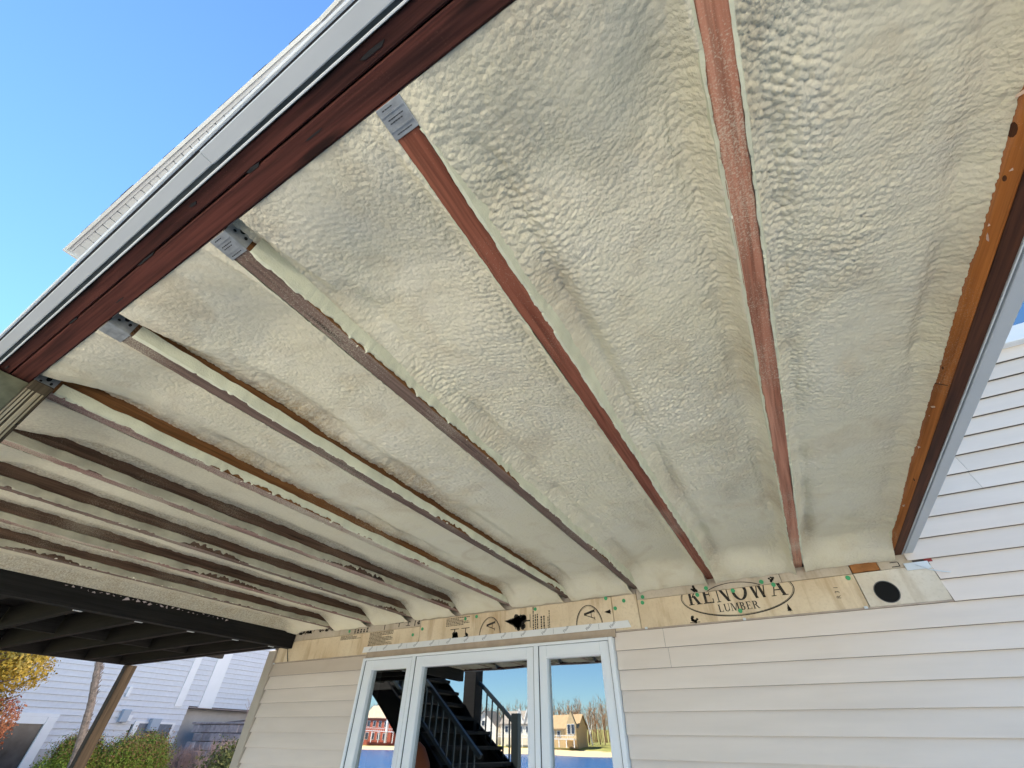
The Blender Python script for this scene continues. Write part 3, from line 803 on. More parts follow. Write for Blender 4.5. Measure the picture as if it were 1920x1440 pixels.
# round vent hole
hl = MB(); n = 40
hc = (.4535, .5205); hr = .0445
for k in range(n):
    t_ = 2 * math.pi * k / n
    for (r_, y_) in ((hr, YS - .0035), (hr - .003, YS - .0035), (hr - .003, YS - .0022)):
        hl.v.append((hc[0] + r_ * math.cos(t_), y_, hc[1] + r_ * math.sin(t_)))
for k in range(n):
    a = 3 * k; b_ = 3 * ((k + 1) % n)
    hl.f += [(a, b_, b_ + 1, a + 1), (a + 1, b_ + 1, b_ + 2, a + 2)]
part('vent_collar', hl, simple('dark collar', (.10, .10, .10), .5), s5, fix=False)
dk = MB(); dk.prism([(hc[0] + (hr - .003) * math.cos(2 * math.pi * k / n), hc[1] + (hr - .003) * math.sin(2 * math.pi * k / n)) for k in range(n)], 1, YS - .0022, YS - .0012)
part('vent_hole', dk, BLACK, s5)

# ---- print on the sheathing: flat ink on its face, half a millimetre proud
YI = YS - .0006
def ink(name, polys, parent, mat=INK, y=YI):
    m = MB()
    for pl_ in polys: m.add([(q[0], y, q[1]) for q in pl_], [tuple(range(len(pl_)))])
    return part(name, m, mat, parent, fix=False, kind='stuff' if name == 'small_print' else None)
def q4(x0, z0, x1, z1, w):            # slanted stroke, width w measured along x
    return [(x0, z0), (x0 + w, z0), (x1 + w, z1), (x1, z1)]
def rect(x0, z0, x1, z1): return [(x0, z0), (x1, z0), (x1, z1), (x0, z1)]
def arc(cx, cz, rx, rz, a0, a1, w0, w1=None, n=18):
    out = []
    w1 = w1 if w1 is not None else w0
    for k in range(n):
        t0 = a0 + (a1 - a0) * k / n; t1 = a0 + (a1 - a0) * (k + 1) / n
        def W(t_): return w0 * abs(math.cos(t_)) + w1 * abs(math.sin(t_))
        out.append([(cx + rx * math.cos(t0), cz + rz * math.sin(t0)), (cx + rx * math.cos(t1), cz + rz * math.sin(t1)),
                    (cx + (rx - W(t1)) * math.cos(t1), cz + (rz - W(t1)) * math.sin(t1)), (cx + (rx - W(t0)) * math.cos(t0), cz + (rz - W(t0)) * math.sin(t0))])
    return out
T_, t2 = .17, .07                    # thick and thin strokes of the serif capitals, in letter heights
def serif(x, z, w=.26): return [rect(x - w / 2, z, x + w / 2, z + .045)]
def glyph(c):
    P = []
    if c == 'K':
        P += [rect(.10, 0, .10 + T_, 1)] + serif(.185, 0, .36) + serif(.185, .955, .36)
        P += [q4(.27, .42, .66, 1, t2 + .02), q4(.62, 0, .33, .52, .2)] + serif(.72, 0, .34) + serif(.70, .955, .3); w = .92
    elif c == 'E':
        P += [rect(.10, 0, .10 + T_, 1)] + serif(.16, 0, .30) + serif(.16, .955, .30)
        P += [rect(.2, 0, .70, t2), rect(.2, 1 - t2, .66, 1), rect(.2, .48, .52, .55), rect(.64, 0, .70, .26), rect(.61, .76, .66, 1), rect(.47, .40, .52, .63)]; w = .8
    elif c == 'N':
        P += [rect(.12, 0, .12 + t2, 1), rect(.76, 0, .76 + t2, 1), q4(.70, 0, .10, 1, .2)] + serif(.15, 0, .26) + serif(.13, .955, .26) + serif(.79, .955, .28); w = 1.0
    elif c == 'O':
        P += arc(.5, .5, .47, .52, 0, 2 * math.pi, T_, t2, 36); w = 1.02
    elif c == 'W':
        P += [q4(.30, 0, .05, 1, .17), q4(.32, 0, .58, 1, t2), q4(.74, 0, .50, 1, .17), q4(.76, 0, 1.02, 1, t2)] + serif(.12, .955, .32) + serif(.56, .955, .3) + serif(1.06, .955, .26); w = 1.2
    elif c == 'A':
        P += [q4(.08, 0, .42, 1, t2), q4(.66, 0, .38, 1, .19), rect(.20, .30, .68, .36)] + serif(.12, 0, .28) + serif(.77, 0, .36); w = .98
    elif c == 'L':
        P += [rect(.10, 0, .10 + T_, 1), rect(.2, 0, .66, t2), rect(.60, 0, .66, .28)] + serif(.18, .955, .34) + serif(.16, 0, .3); w = .74
    elif c == 'U':
        P += [rect(.10, .3, .10 + T_, 1), rect(.70, .3, .70 + t2, 1)] + arc(.435, .32, .335, .33, math.pi, 2 * math.pi, T_ * .75, t2, 16) + serif(.18, .955, .34) + serif(.73, .955, .28); w = .9
    elif c == 'M':
        P += [rect(.10, 0, .10 + t2, 1), rect(.92, 0, .92 + T_, 1), q4(.50, 0, .14, 1, .17), q4(.50, 0, .90, 1, t2 + .02)] + serif(.13, 0, .26) + serif(1.0, 0, .34) + serif(.12, .955, .24) + serif(1.03, .955, .3); w = 1.2
    elif c == 'B':
        P += [rect(.10, 0, .10 + T_, 1), rect(.05, 0, .35, t2), rect(.05, 1 - t2, .35, 1), rect(.2, .5, .38, .56)] + arc(.35, .265, .34, .285, -math.pi / 2, math.pi / 2, T_, t2, 14) + arc(.35, .76, .29, .245, -math.pi / 2, math.pi / 2, T_, t2, 14); w = .8
    elif c == 'R':
        P += [rect(.10, 0, .10 + T_, 1), rect(.2, 1 - t2, .36, 1), rect(.2, .47, .40, .53)] + arc(.37, .735, .31, .27, -math.pi / 2, math.pi / 2, T_, t2, 14) + [q4(.68, 0, .34, .5, .19)] + serif(.18, 0, .34) + serif(.17, .955, .3) + serif(.80, 0, .26); w = .92
    else: w = .5
    return P, w
def word(txt, x0, z0, h, xs=1.0, gap=.06):
    out = []; x = 0
    for c in txt:
        P, w = glyph(c)
        for pl_ in P: out.append([(x0 + (x + q[0]) * h * xs, z0 + q[1] * h) for q in pl_])
        x += w + gap
    return out, x * h * xs
def clip_top(polys, zmax):
    out = []
    for pl_ in polys:
        r = []
        for i in range(len(pl_)):
            a, b = pl_[i], pl_[(i + 1) % len(pl_)]
            ia, ib = a[1] <= zmax, b[1] <= zmax
            if ia: r.append(a)
            if ia != ib:
                t_ = (zmax - a[1]) / (b[1] - a[1]); r.append((a[0] + (b[0] - a[0]) * t_, zmax))
        if len(r) > 2: out.append(r)
    return out
def clip_bot(polys, zmin):
    return [[(x, -z_) for x, z_ in p] for p in clip_top([[(x, -z_) for x, z_ in p] for p in polys], -zmin)]
def rot_about(polys, cx, cz, ang):
    c_, s_ = math.cos(ang), math.sin(ang)
    return [[(cx + (q[0] - cx) * c_ - (q[1] - cz) * s_, cz + (q[0] - cx) * s_ + (q[1] - cz) * c_) for q in p] for p in polys]
def ring(cx, cz, rx, rz, w):
    return arc(cx, cz, rx, rz, 0, 2 * math.pi, w, w, 64)
def pine(cx, z0, h, rg):
    out = [rect(cx - h * .03, z0, cx + h * .03, z0 + h * .2)]
    for k in range(9):
        t_ = k / 9; zz = z0 + h * (.12 + .8 * t_); w = h * .36 * (1 - t_) + h * .03
        out.append([(cx - w * rg.uniform(.8, 1.1), zz - h * .03), (cx + w * rg.uniform(.8, 1.1), zz - h * .03), (cx + w * .3, zz + h * .12), (cx, zz + h * .2), (cx - w * .3, zz + h * .12)])
    return out
def oak(cx, cz, r, rg):
    out = []
    for k in range(16):
        a = rg.uniform(0, 6.28); d = r * rg.uniform(.2, .8); c_ = (cx + d * math.cos(a), cz + d * math.sin(a) * .9); rr_ = r * rg.uniform(.25, .42)
        n_ = 9; out.append([(c_[0] + rr_ * rg.uniform(.75, 1.1) * math.cos(6.283 * i / n_), c_[1] + rr_ * rg.uniform(.75, 1.1) * math.sin(6.283 * i / n_)) for i in range(n_)])
    return out
def textblock(x0, x1, z0, z1, rows, rg, vertical=False, fill=.55):
    out = []
    for r_ in range(rows):
        if not vertical:
            zz = z1 - (z1 - z0) * (r_ + .5) / rows; hh = (z1 - z0) / rows * fill / 2; x = x0; end = x1 - (x1 - x0) * rg.choice([0, 0, .05, .25, .45])
            while x < end:
                w = rg.uniform(.004, .016); out.append(rect(x, zz - hh, min(end, x + w), zz + hh)); x += w + .003
        else:
            xx = x0 + (x1 - x0) * (r_ + .5) / rows; hh = (x1 - x0) / rows * fill / 2; z_ = z0; end = z1 - (z1 - z0) * rg.choice([0, 0, .1, .3])
            while z_ < end:
                w = rg.uniform(.004, .014); out.append(rect(xx - hh, z_, xx + hh, min(end, z_ + w))); z_ += w + .003
    return out
rp = random.Random(4)
# big oval: the KENOWA LUMBER stamp, cut off by the joint at its top
ZCUT = .6052
K_, wk = word('KENOWA', 0, 0, 1, 1)
KX0, KX1, KZ, KH = -.378, .090, .5515, .080
kx = (KX1 - KX0) / wk
kp = [[(KX0 + q[0] * kx, KZ + q[1] * KH) for q in p] for p in K_]
ink('printed_logo', clip_top(kp, ZCUT), s4)
L_, wl_ = word('LUMBER', 0, 0, 1, 1)
lx = (-.052 + .243) / wl_
ink('printed_word', [[(-.243 + q[0] * lx, .5075 + q[1] * .034) for q in p] for p in L_], s4)
ink('printed_oval', clip_top(ring(-.147, .583, .265, .100, .0038) + ring(-.147, .583, .258, .0945, .0014), ZCUT), s4)
ink('printed_pine', pine(.063, .481, .034, rp), s4)
ink('printed_tree', oak(-.372, .483, .022, rp)[:9] + [rect(-.395, .472, -.345, .475)], s4)
ink('printed_oval', clip_bot(ring(-.147, .575, .155, .062, .003), .609), u2, y=YS + .0044)
ink('printed_tree', oak(-.335, .625, .020, rp)[:10] + oak(.036, .628, .016, rp)[:9], u2, y=YS + .0044)
def bfont(txt, size):
    c = bpy.data.curves.new('t', 'FONT'); c.body = txt; c.size = size; c.resolution_u = 2
    o = bpy.data.objects.new('t', c); COL.objects.link(o)
    bpy.context.view_layer.update()
    me = bpy.data.meshes.new_from_object(o.evaluated_get(bpy.context.evaluated_depsgraph_get()))
    vs = [(v.co.x, v.co.y) for v in me.vertices]; fs_ = [tuple(p.vertices) for p in me.polygons]
    bpy.data.objects.remove(o); bpy.data.curves.remove(c); bpy.data.meshes.remove(me)
    return vs, fs_
def text_ink(name, txt, size, x, z, ang, parent, mat, y, shear=0):
    vs, fs_ = bfont(txt, size)
    c_, s_ = math.cos(ang), math.sin(ang)
    m = MB().add([(x + (a + shear * b) * c_ - b * s_, y, z + (a + shear * b) * s_ + b * c_) for a, b in vs], fs_)
    return part(name, m, mat, parent, fix=False)
text_ink('printed_code', 'R 3 1', .024, .281, .512, math.radians(84), s4, INK, YI)
# turned stamps on the middle sheet: an A in an oval, pine and oak, columns of small print
for (cx, sc_) in ((-1.607, 1.0), (-.935, 1.0)):
    pa, wa = word('A', 0, 0, 1, 1)
    pa = [[(cx - .032 + q[0] * .066 / wa * 1.0, .530 + q[1] * .066) for q in p] for p in pa]
    pa = rot_about(pa, cx, .565, math.radians(88))
    ink('printed_letter', pa, s2)
    ink('printed_oval', clip_bot(ring(cx - .004, .50, .082, .112, .0036) + ring(cx - .004, .50, .0755, .1045, .0013), .4805), s2)
ink('printed_pine', rot_about(pine(-1.435, .515, .12, rp), -1.435, .567, math.radians(80)), s2)
ink('printed_tree', oak(-1.392, .566, .054, rp) + [rect(-1.35, .562, -1.318, .570), rect(-1.322, .528, -1.318, .600)], s2)
ink('printed_pine', rot_about(pine(-.822, .545, .04, rp), -.822, .565, math.radians(88)), s2)
ink('small_print', textblock(-1.305, -1.262, .507, .636, 3, rp, True) + textblock(-1.252, -1.216, .507, .585, 2, rp, True) + textblock(-1.203, -1.184, .507, .61, 2, rp, True), s2)
ink('small_print', textblock(-1.965, -1.775, .583, .634, 6, rp), s2)
ink('printed_tree', clip_bot(oak(-1.885, .517, .036, rp) + [rect(-1.893, .53, -1.885, .562), rect(-1.925, .562, -1.855, .566)] + oak(-1.80, .517, .026, rp)[:10] + [rect(-1.803, .53, -1.797, .562), rect(-1.835, .562, -1.77, .566)], .4805), s2)
ink('small_print', textblock(-2.672, -2.44, .518, .604, 10, rp) + textblock(-2.98, -2.75, .575, .603, 4, rp), s1)
ink('small_print', textblock(-2.86, -2.70, .613, .645, 5, rp, True), u1, y=YS + .0044)
ink('printed_letter', [rect(-2.545, .613, -2.537, .648), rect(-2.44, .645, -2.36, .648), rect(-2.405, .62, -2.397, .648), rect(-2.335, .62, -2.295, .624), rect(-2.335, .643, -2.295, .647), rect(-2.319, .62, -2.311, .647), rect(-2.255, .613, -2.247, .65)] + oak(-2.218, .634, .014, rp)[:9], u1, y=YS + .0044)
ink('printed_mark', [rect(.520, .614, .551, .6175), rect(.5475, .6175, .551, .634), rect(.520, .6325, .5475, .636)], hs, y=YS + .0042)
# white flashing tape over the window
tp = MB().add([(-2.708, YS - .0045, .4795), (-.700, YS - .0045, .4795), (-.712, YS - .0045, .5135), (-2.702, YS - .0045, .5135),
               (-2.708, YS - .0005, .4795), (-.700, YS - .0005, .4795), (-.712, YS - .0005, .5135), (-2.702, YS - .0005, .5135)],
              [(0, 1, 2, 3), (4, 7, 6, 5), (0, 4, 5, 1), (3, 2, 6, 7), (0, 3, 7, 4), (1, 5, 6, 2)])
tape = part('flashing_tape', tp, TAPE, hs)
for k in range(14):
    x = -2.64 + k * .1405
    text_ink('tape_print', 'Flash', .021, x, .4815, math.radians(42), tape, TAPEINK, YS - .005)
    if k % 2 == 0: part('tape_fold', MB().add([(x + .07, YS - .005, .4835), (x + .0715, YS - .005, .4835), (x + .0715, YS - .005, .509), (x + .07, YS - .005, .509)], [(0, 1, 2, 3)]), TAPEINK, tape, fix=False)
# green cap nails
nm = MB().tube([(0, 0, 0), (0, -.003, 0)], .0098, 12).tube([(0, -.003, 0), (0, -.0042, 0)], .003, 6)
cap0 = None
for (x, z_) in [(.342, .592), (.036, .601), (-.151, .596), (-.147, .504), (-.325, .596), (-1.282, .624), (-.823, .634), (-.72, .611), (-.611, .618), (-.617, .590), (-1.808, .618), (-1.719, .623), (-2.2 + .03, .588), (-.011, .620), (-.274, .622), (-.775, .578), (-2.9, .630), (-2.25, .559)]:
    if cap0 is None:
        m = MB(); m.add([(v[0] + x, v[1] + YS - .0008, v[2] + z_) for v in nm.v], nm.f)
        cap0 = part('cap_nail', m, GREEN, hs); c0 = (x, z_)
    else: copy_part(cap0, hs, (x - c0[0], 0, z_ - c0[1]))
cn = MB()
for (x, z_) in [(-.14, .466), (.352, .467), (-3.70, .462), (-.62, .467)]: cn.box(x - .006, x + .006, WY - .016, WY - .004, z_ - .004, z_ + .005)
part('white_clip', cn, TRIML, hs)
# loose wires
part('wire', MB().tube([(-3.66, YS - .004, .575), (-3.60, YS - .02, .585), (-3.555, YS - .025, .555), (-3.535, YS - .018, .50), (-3.53, YS - .006, .468)], .0035, 6), BLACK, hs, label='thin dark wire loop hanging by the corner board')
part('wire', MB().tube([(.60, YS - .012, .612), (.635, YS - .02, .583), (.668, YS - .02, .572), (.70, YS - .002, .568)], .0022, 6), TRIML, hs, label='pale wire beside the siding step')

# ---- the triple window
wf = part('window', MB().box(-2.650, -2.628, 2.458, 2.53, -.74, .438).box(-.829, -.806, 2.458, 2.53, -.74, .438).box(-2.628, -.829, 2.458, 2.53, .424, .438).box(-2.628, -.829, 2.458, 2.53, -.74, -.715)
          .box(-2.197, -2.168, 2.461, 2.53, -.715, .424).box(-1.284, -1.255, 2.461, 2.53, -.715, .424), VINYL, hs, .002, 'triple window with a white frame')
def sash(x0, x1, gx0, gx1, gz):
    z1 = .4235; z0 = -.7145; gz0 = -.65
    m = MB()
    m.box(x0, gx0, 2.468, 2.512, z0, z1).box(gx1, x1, 2.468, 2.512, z0, z1).box(gx0, gx1, 2.468, 2.512, gz, z1).box(gx0, gx1, 2.468, 2.512, z0, gz0)
    s_ = part('sash', m, VINYL, wf, .0025)
    b = MB(); i_ = .010
    b.box(gx0 - i_, gx0 - .002, 2.4655, 2.4679, gz0 - i_, gz + i_).box(gx1 + .002, gx1 + i_, 2.4655, 2.4679, gz0 - i_, gz + i_).box(gx0 - .002, gx1 + .002, 2.4655, 2.4679, gz + .002, gz + i_)
    part('glazing_bead', b, VINYL, wf, .0008)
    part('pane', MB().add([(gx0, 2.4955, gz0), (gx1, 2.4955, gz0), (gx1, 2.4955, gz), (gx0, 2.4955, gz)], [(0, 1, 2, 3)]), GLASS, wf, fix=False)
    gk = MB(); e = .0022
    gk.box(x0 - e, x0, 2.466, 2.50, z0, z1).box(x1, x1 + e, 2.466, 2.50, z0, z1).box(x0, x1, 2.466, 2.50, z1, z1 + e - .0018)
    part('gasket', gk, GASKET, wf)
sash(-2.6248, -2.2005, -2.557, -2.239, .3665)
sash(-2.1645, -1.2875, -2.105, -1.3305, .3655)
sash(-1.2515, -.8325, -1.203, -.883, .362)
uw = part('window', MB().box(1.448, 2.572, 2.466, 2.53, 1.575, 1.655).box(1.448, 1.53, 2.466, 2.53, 1.655, 2.9).box(2.5, 2.572, 2.466, 2.53, 1.655, 2.9).box(1.53, 2.5, 2.466, 2.53, 2.82, 2.9), VINYL, hs, .003, 'upper window with a pale sill')
part('window_sill', MB().box(1.42, 2.6, 2.45, 2.50, 1.552, 1.574), VINYL, uw, .002)
part('pane', MB().add([(1.53, 2.495, 1.655), (2.5, 2.495, 1.655), (2.5, 2.495, 2.82), (1.53, 2.495, 2.82)], [(0, 1, 2, 3)]), GLASS, uw, fix=False)


# ================================================================== the deck overhead
dk_ = thing('deck', 'deck overhead with red framing and sprayed foam between its joists', 'deck', (-1.5, 1.2, S))
DJ = .235
JX = [.1695, -.2385, -.6395, -1.0575, -1.465, -1.862, -2.268, -2.668, -3.085]
JM = [W_ROSE, W_RED, W_GREY, W_GREY, W_MAUVE, W_MAUVE, W_GREY, W_MAUVE, W_GREY]
JW = .0395
YB, YE = .0462, 2.4945
rj = random.Random(8)
for x, m_ in zip(JX, JM):
    mb = MB(); n_ = 14
    for k in range(n_ + 1):
        y = YB + (YE - YB) * k / n_; dx = .0016 * math.sin(k * 1.1 + x * 9) + rj.uniform(-.0006, .0006); dz = rj.uniform(-.0006, .0006)
        c_ = .0025
        for (px, pz) in ((-JW / 2, c_), (-JW / 2 + c_, 0), (JW / 2 - c_, 0), (JW / 2, c_), (JW / 2, DJ), (-JW / 2, DJ)): mb.v.append((x + px + dx, y, S + pz + dz))
    for k in range(n_):
        for i in range(6):
            a = k * 6 + i; b_ = k * 6 + (i + 1) % 6; mb.f.append((a, b_, b_ + 6, a + 6))
    mb.f += [tuple(range(6))[::-1], tuple(n_ * 6 + i for i in range(6))]
    jo = part('joist', mb, m_, dk_)
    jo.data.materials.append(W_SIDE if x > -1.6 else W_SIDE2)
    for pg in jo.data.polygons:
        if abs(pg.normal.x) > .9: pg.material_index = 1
# two-ply rim beam with a dark gap
XL, XR = -3.61, .577
part('beam_ply', MB().box(XL, XR, .0095, .0455, S, S + DJ), W_BEAM, dk_, .002)
part('beam_ply', MB().box(XL, XR, -.0165, .0075, S + .0008, S + DJ), W_BEAM, dk_, .002)
for (x, y, l, w) in ((-.215, -.004, .022, .005), (-.48, .0085, .016, .005), (-.62, -.006, .010, .004), (-.80, .0085, .03, .003), (-.36, .024, .018, .0022), (-1.1, .0085, .02, .003), (.05, .030, .014, .0025), (-1.42, -.005, .012, .003), (-.95, .031, .016, .002)):
    part('gouge', MB().prism([(x - l, y - w * .3), (x - l * .2, y - w * .6), (x + l, y - w * .25), (x + l * .6, y + w * .5), (x - l * .7, y + w * .4)], 2, S - .0006, S + .002), SLOT, dk_)
part('rim_board', MB().box(.5435, .5765, .0462, 2.4945, S, S + DJ), W_RIM, dk_, .0015, 'orange brown rim board along the right edge')
part('rim_edge', MB().box(.5445, .5762, .0462, 2.494, S - .0035, S - .0004), W_RIMD, dk_, .0008)
part('beam', MB().box(-3.60, -3.532, .0462, 2.492, .557, S + DJ), W_DARKY, dk_, .003, 'dark beam along the left edge of the deck')
part('decking', MB().box(XL, XR + .03, -.04, 2.49, S + DJ + .001, S + DJ + .028), W_GREY, dk_)
# aluminium edge trim along the rim board and the beam
def trim_run(axis, a0, a1, e0, sgn):
    def bx(l0, l1, z0, z1):
        l0, l1 = sorted((e0 + sgn * l0, e0 + sgn * l1))
        return MB().box(l0, l1, a0, a1, z0, z1) if axis == 'y' else MB().box(a0, a1, l0, l1, z0, z1)
    part('trim_lip', bx(.000, .003, S - .005, S + .03), TRIML, dk_, .0006)
    part('trim_channel', bx(.003, .0105, S + .004, S + .03), TRIMD, dk_)
    return bx
bx = trim_run('y', -.045, 2.49, .5775, 1)
part('trim', bx(.0105, .041, S - .003, S + .25), TRIM, dk_, .0015)
bx = trim_run('x', -4.2, .62, -.0172, -1)
xj = -.527
def bxx(x0, x1, l0, l1, z0, z1): return MB().box(x0, x1, -.0172 - l1, -.0172 - l0, z0, z1)
part('trim', bxx(xj, .62, .0085, .0300, S - .0045, S + .25), TRIM, dk_, .0012, 'nearer length of grey trim lapped over the next')
part('trim', bxx(-4.2, xj - .0004, .0095, .0292, S - .0028, S + .25), TRIM, dk_, .0012)
part('trim_gap', bxx(-4.2, .62, .0302, .0335, S + .012, S + .25), SLOT, dk_)
part('drip_edge', MB().tube([(-4.2, -.0525, S + .001), (.62, -.0525, S + .001)], .0026, 8), TRIML, dk_)

# joist hangers
for i, x in enumerate(JX):
    w = .0215
    hg = MB()
    hg.box(x - w, x + w, .0472, .0905, S - .0022, S - .0006)
    for s_ in (-1, 1):
        hg.box(x + s_ * (w - .0008) - .0008, x + s_ * (w - .0008) + .0008, .0472, .088, S - .0006, S + .085)
        hg.box(min(x + s_ * w, x + s_ * (w + .028)), max(x + s_ * w, x + s_ * (w + .028)), .0462, .0474, S + .012, S + .095)
    h_ = part('joist_hanger', hg, GALV, dk_, .0005)
    rb = MB()
    for yy in (.0585, .0790): rb.box(x - w + .001, x + w - .001, yy - .0009, yy + .0009, S - .0034, S - .0022)
    part('embossed_rib', rb, GALV, h_)
    sl_ = MB()
    for (yy, zz, ry_, rz_) in ((.068, S + .030, .005, .0075), (.058, S + .017, .003, .003), (.078, S + .020, .003, .004)):
        sl_.prism([(yy + ry_ * math.cos(2 * math.pi * k / 10), zz + rz_ * math.sin(2 * math.pi * k / 10)) for k in range(10)], 0, x + w - .0002, x + w + .0006)
    part('nail_slot', sl_, SLOT, h_)
    if i in (1, 2):
        tx = MB()
        for (yy, n_) in ((.0525, 4), (.0655, 6), (.0700, 5), (.0850, 6)):
            for k in range(n_): tx.box(x - .013 + k * .0046, x - .013 + k * .0046 + .003, yy - .0007, yy + .0007, S - .0026, S - .0022)
        part('stamped_print', tx, SLOT, h_)

# ---- sprayed foam, one panel per bay
bays = []
edges = [(.5435, 'rim')] + [(x, 'j') for x in JX] + [(-3.532, 'beam')]
for i in range(len(edges) - 1):
    xr = edges[i][0] - (0 if edges[i][1] == 'rim' else JW / 2)
    xl = edges[i + 1][0] + (0 if edges[i + 1][1] == 'beam' else JW / 2)
    bays.append((xl + .0004, xr - .0004))
gaps = [0, 0, .0, .008, .020, .024, .024, .024, .022, .018]
rough = [1.0, 1.15, 1.1, .95, .7, .4, .35, .35, .35, .3]
for i, (x0, x1) in enumerate(bays):
    res = .0030 if i < 3 else (.0040 if i < 5 else .007)
    nx_ = int((x1 - x0) / res) + 1; ny_ = int((YE - YB) / res) + 1
    X, Y = np.meshgrid(np.linspace(x0, x1, nx_), np.linspace(YB + .0008, YE - .0002, ny_))
    sd0 = 100 + i * 13
    dl = X - x0; dr = x1 - X; df = Y - YB; dbk = YE - Y
    A = rough[i]
    wx = X + .016 * fbm(X * 7, Y * 7, sd0 + 1, 2); wy = Y + .022 * fbm(X * 5, Y * 5, sd0 + 2, 2)
    arcy = wy + 1.6 * ((X - (x0 + x1) / 2) ** 2) + .06 * np.sin(wx * 9)
    # rough patches, stronger along the joists
    edge = np.exp(-(dl / .06) ** 2) + .8 * np.exp(-(dr / .05) ** 2)
    mask = np.clip(.52 + 1.4 * fbm(X * 4.2, Y * 3.0, sd0 + 3, 3) + .5 * edge, .26, 1.25)
    d1, d2 = worley(wx / .0165, arcy / .0128, sd0 + 4)
    b1 = np.sqrt(np.clip(1 - d1 * d1 * 1.2, 0, 1)); cr1 = np.clip((d2 - d1) * 3.2, 0, 1)
    e1, e2 = worley(wx / .0092 + 5, arcy / .0078, sd0 + 5)
    b2 = np.sqrt(np.clip(1 - e1 * e1 * 1.2, 0, 1))
    c1, c2 = worley(wx / .055 + 3, wy / .05, sd0 + 6)
    b3 = np.clip(1 - c1 * c1, 0, 1)
    H = A * (mask * (.0056 * b1 + .0022 * cr1) + (.35 + .65 * mask) * .0030 * b2) + A * .005 * b3 * (.4 + edge)
    H += .006 * fbm(X * 5, Y * 4, sd0 + 7, 2) + .008 * fbm(X * 2.0 + 9, Y * 1.6, sd0 + 8, 2)
    # long flow ridges
    H += A * .0005 * np.sin(arcy * 150 + 5 * fbm(X * 6, Y * 6, sd0 + 9, 2)) * np.clip(.5 + 2 * vnoise(X * 3, Y * 3, sd0 + 10), 0, 1)
    pas = arcy / .15 + .9 * fbm(X * 3.5, Y * 2.5, sd0 + 20, 2); pas = pas - np.floor(pas)
    H += A * .0026 * (pas ** 2 - .8 * sstep(.62, 1.0, pas)) * np.clip(.35 + 2.2 * vnoise(X * 2.5, Y * 2.0, sd0 + 21), 0, 1)
    u_ = np.clip((X - x0) / (x1 - x0), 0, 1)
    base = .726 + (.016 if i < 5 else .010) * np.sin(math.pi * u_) + (.020 if i < 5 else .008) * np.exp(-((dl - .050) / .022) ** 2) * np.clip(.6 + 1.4 * fbm(Y * 5, Y * 0, sd0 + 30, 2), .1, 1.2) + .012 * np.exp(-((dr - .036) / .018) ** 2) * np.clip(.5 + 1.4 * fbm(Y * 5, Y * 0, sd0 + 31, 2), .1, 1.2)
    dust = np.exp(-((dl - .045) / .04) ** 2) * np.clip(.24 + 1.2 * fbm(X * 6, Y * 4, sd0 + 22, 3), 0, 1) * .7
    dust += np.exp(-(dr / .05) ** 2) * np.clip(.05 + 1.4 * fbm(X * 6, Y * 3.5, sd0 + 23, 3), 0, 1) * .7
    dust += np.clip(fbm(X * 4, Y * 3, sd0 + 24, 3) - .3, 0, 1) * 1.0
    if i >= 3: dust += .9 * np.exp(-(dl / (.03 if i < 5 else .055)) ** 2)  # darker along the joist side: dirt plus shade put into the colour
    if i >= 5: dust += .20 + .45 * np.clip(fbm(X * 5, Y * 2.5, sd0 + 25, 3) + .2, 0, 1)  # far-left bays toned down all over, dimmer light and dirt together
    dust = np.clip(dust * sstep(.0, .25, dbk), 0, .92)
    gap = gaps[i]
    if i == 9: gap = 0
    ragged = .012 * fbm(Y * 6, Y * 0 + i, sd0 + 11, 3) + .008 * fbm(Y * 45, Y * 0 + i, sd0 + 18, 2)
    Z = base - H
    # left side: meniscus on the joist face, or shrunk back from it
    if gap:
        Z = Z + (gap + ragged * .8) * np.exp(-(dl / .045) ** 2) * .55
    else:
        Z = Z - .016 * np.exp(-(dl / .030) ** 1.5) - .006 * np.exp(-(dl / .008))
    if i == 9: Z = Z - .040 * np.exp(-(dl / .03) ** 1.5)
    # right side climbs down the next joist to its lower edge
    low = .046 if i else .012
    Z = Z - low * np.exp(-(dr / .014) ** 1.3) * (1 + .25 * fbm(Y * 30, Y * 0, sd0 + 12, 2))
    # ends
    zw = .645 if i < 9 else .672
    tb_ = 1 - sstep(-.02, .20 + .05 * vnoise(X * 9, X * 0, sd0 + 13), dbk)
    Z = Z * (1 - tb_) + (zw + .006 * vnoise(X * 25, X * 0, sd0 + 14) + .25 * (Z - base)) * tb_
    tf = 1 - sstep(-.02, .26 + .12 * vnoise(X * 9, X * 0, sd0 + 15), df)
    if i >= 2: tf = tf * sstep(.010, .045, dl)
    Z = Z * (1 - tf) + (S + .008 + .004 * vnoise(X * 40, X * 0, sd0 + 16) + .55 * (Z - base)) * tf
    Z = np.maximum(Z, S + .0015 - .06 * sstep(.12, 0, dbk))
    v = np.stack([X.ravel(), Y.ravel(), Z.ravel()], 1)
    off = np.array(base_of(dk_))
    idx = np.arange(nx_ * ny_).reshape(ny_, nx_)
    quads = np.stack([idx[:-1, :-1].ravel(), idx[1:, :-1].ravel(), idx[1:, 1:].ravel(), idx[:-1, 1:].ravel()], 1)
    me = bpy.data.meshes.new('foam_panel')
    me.vertices.add(len(v)); me.vertices.foreach_set('co', (v - off).ravel())
    me.loops.add(quads.size); me.loops.foreach_set('vertex_index', quads.ravel())
    me.polygons.add(len(quads)); me.polygons.foreach_set('loop_start', np.arange(0, quads.size, 4)); me.polygons.foreach_set('loop_total', np.full(len(quads), 4))
    me.polygons.foreach_set('use_smooth', np.ones(len(quads), bool))
    me.attributes.new('dust', 'FLOAT', 'POINT').data.foreach_set('value', dust.ravel().astype(np.float32))
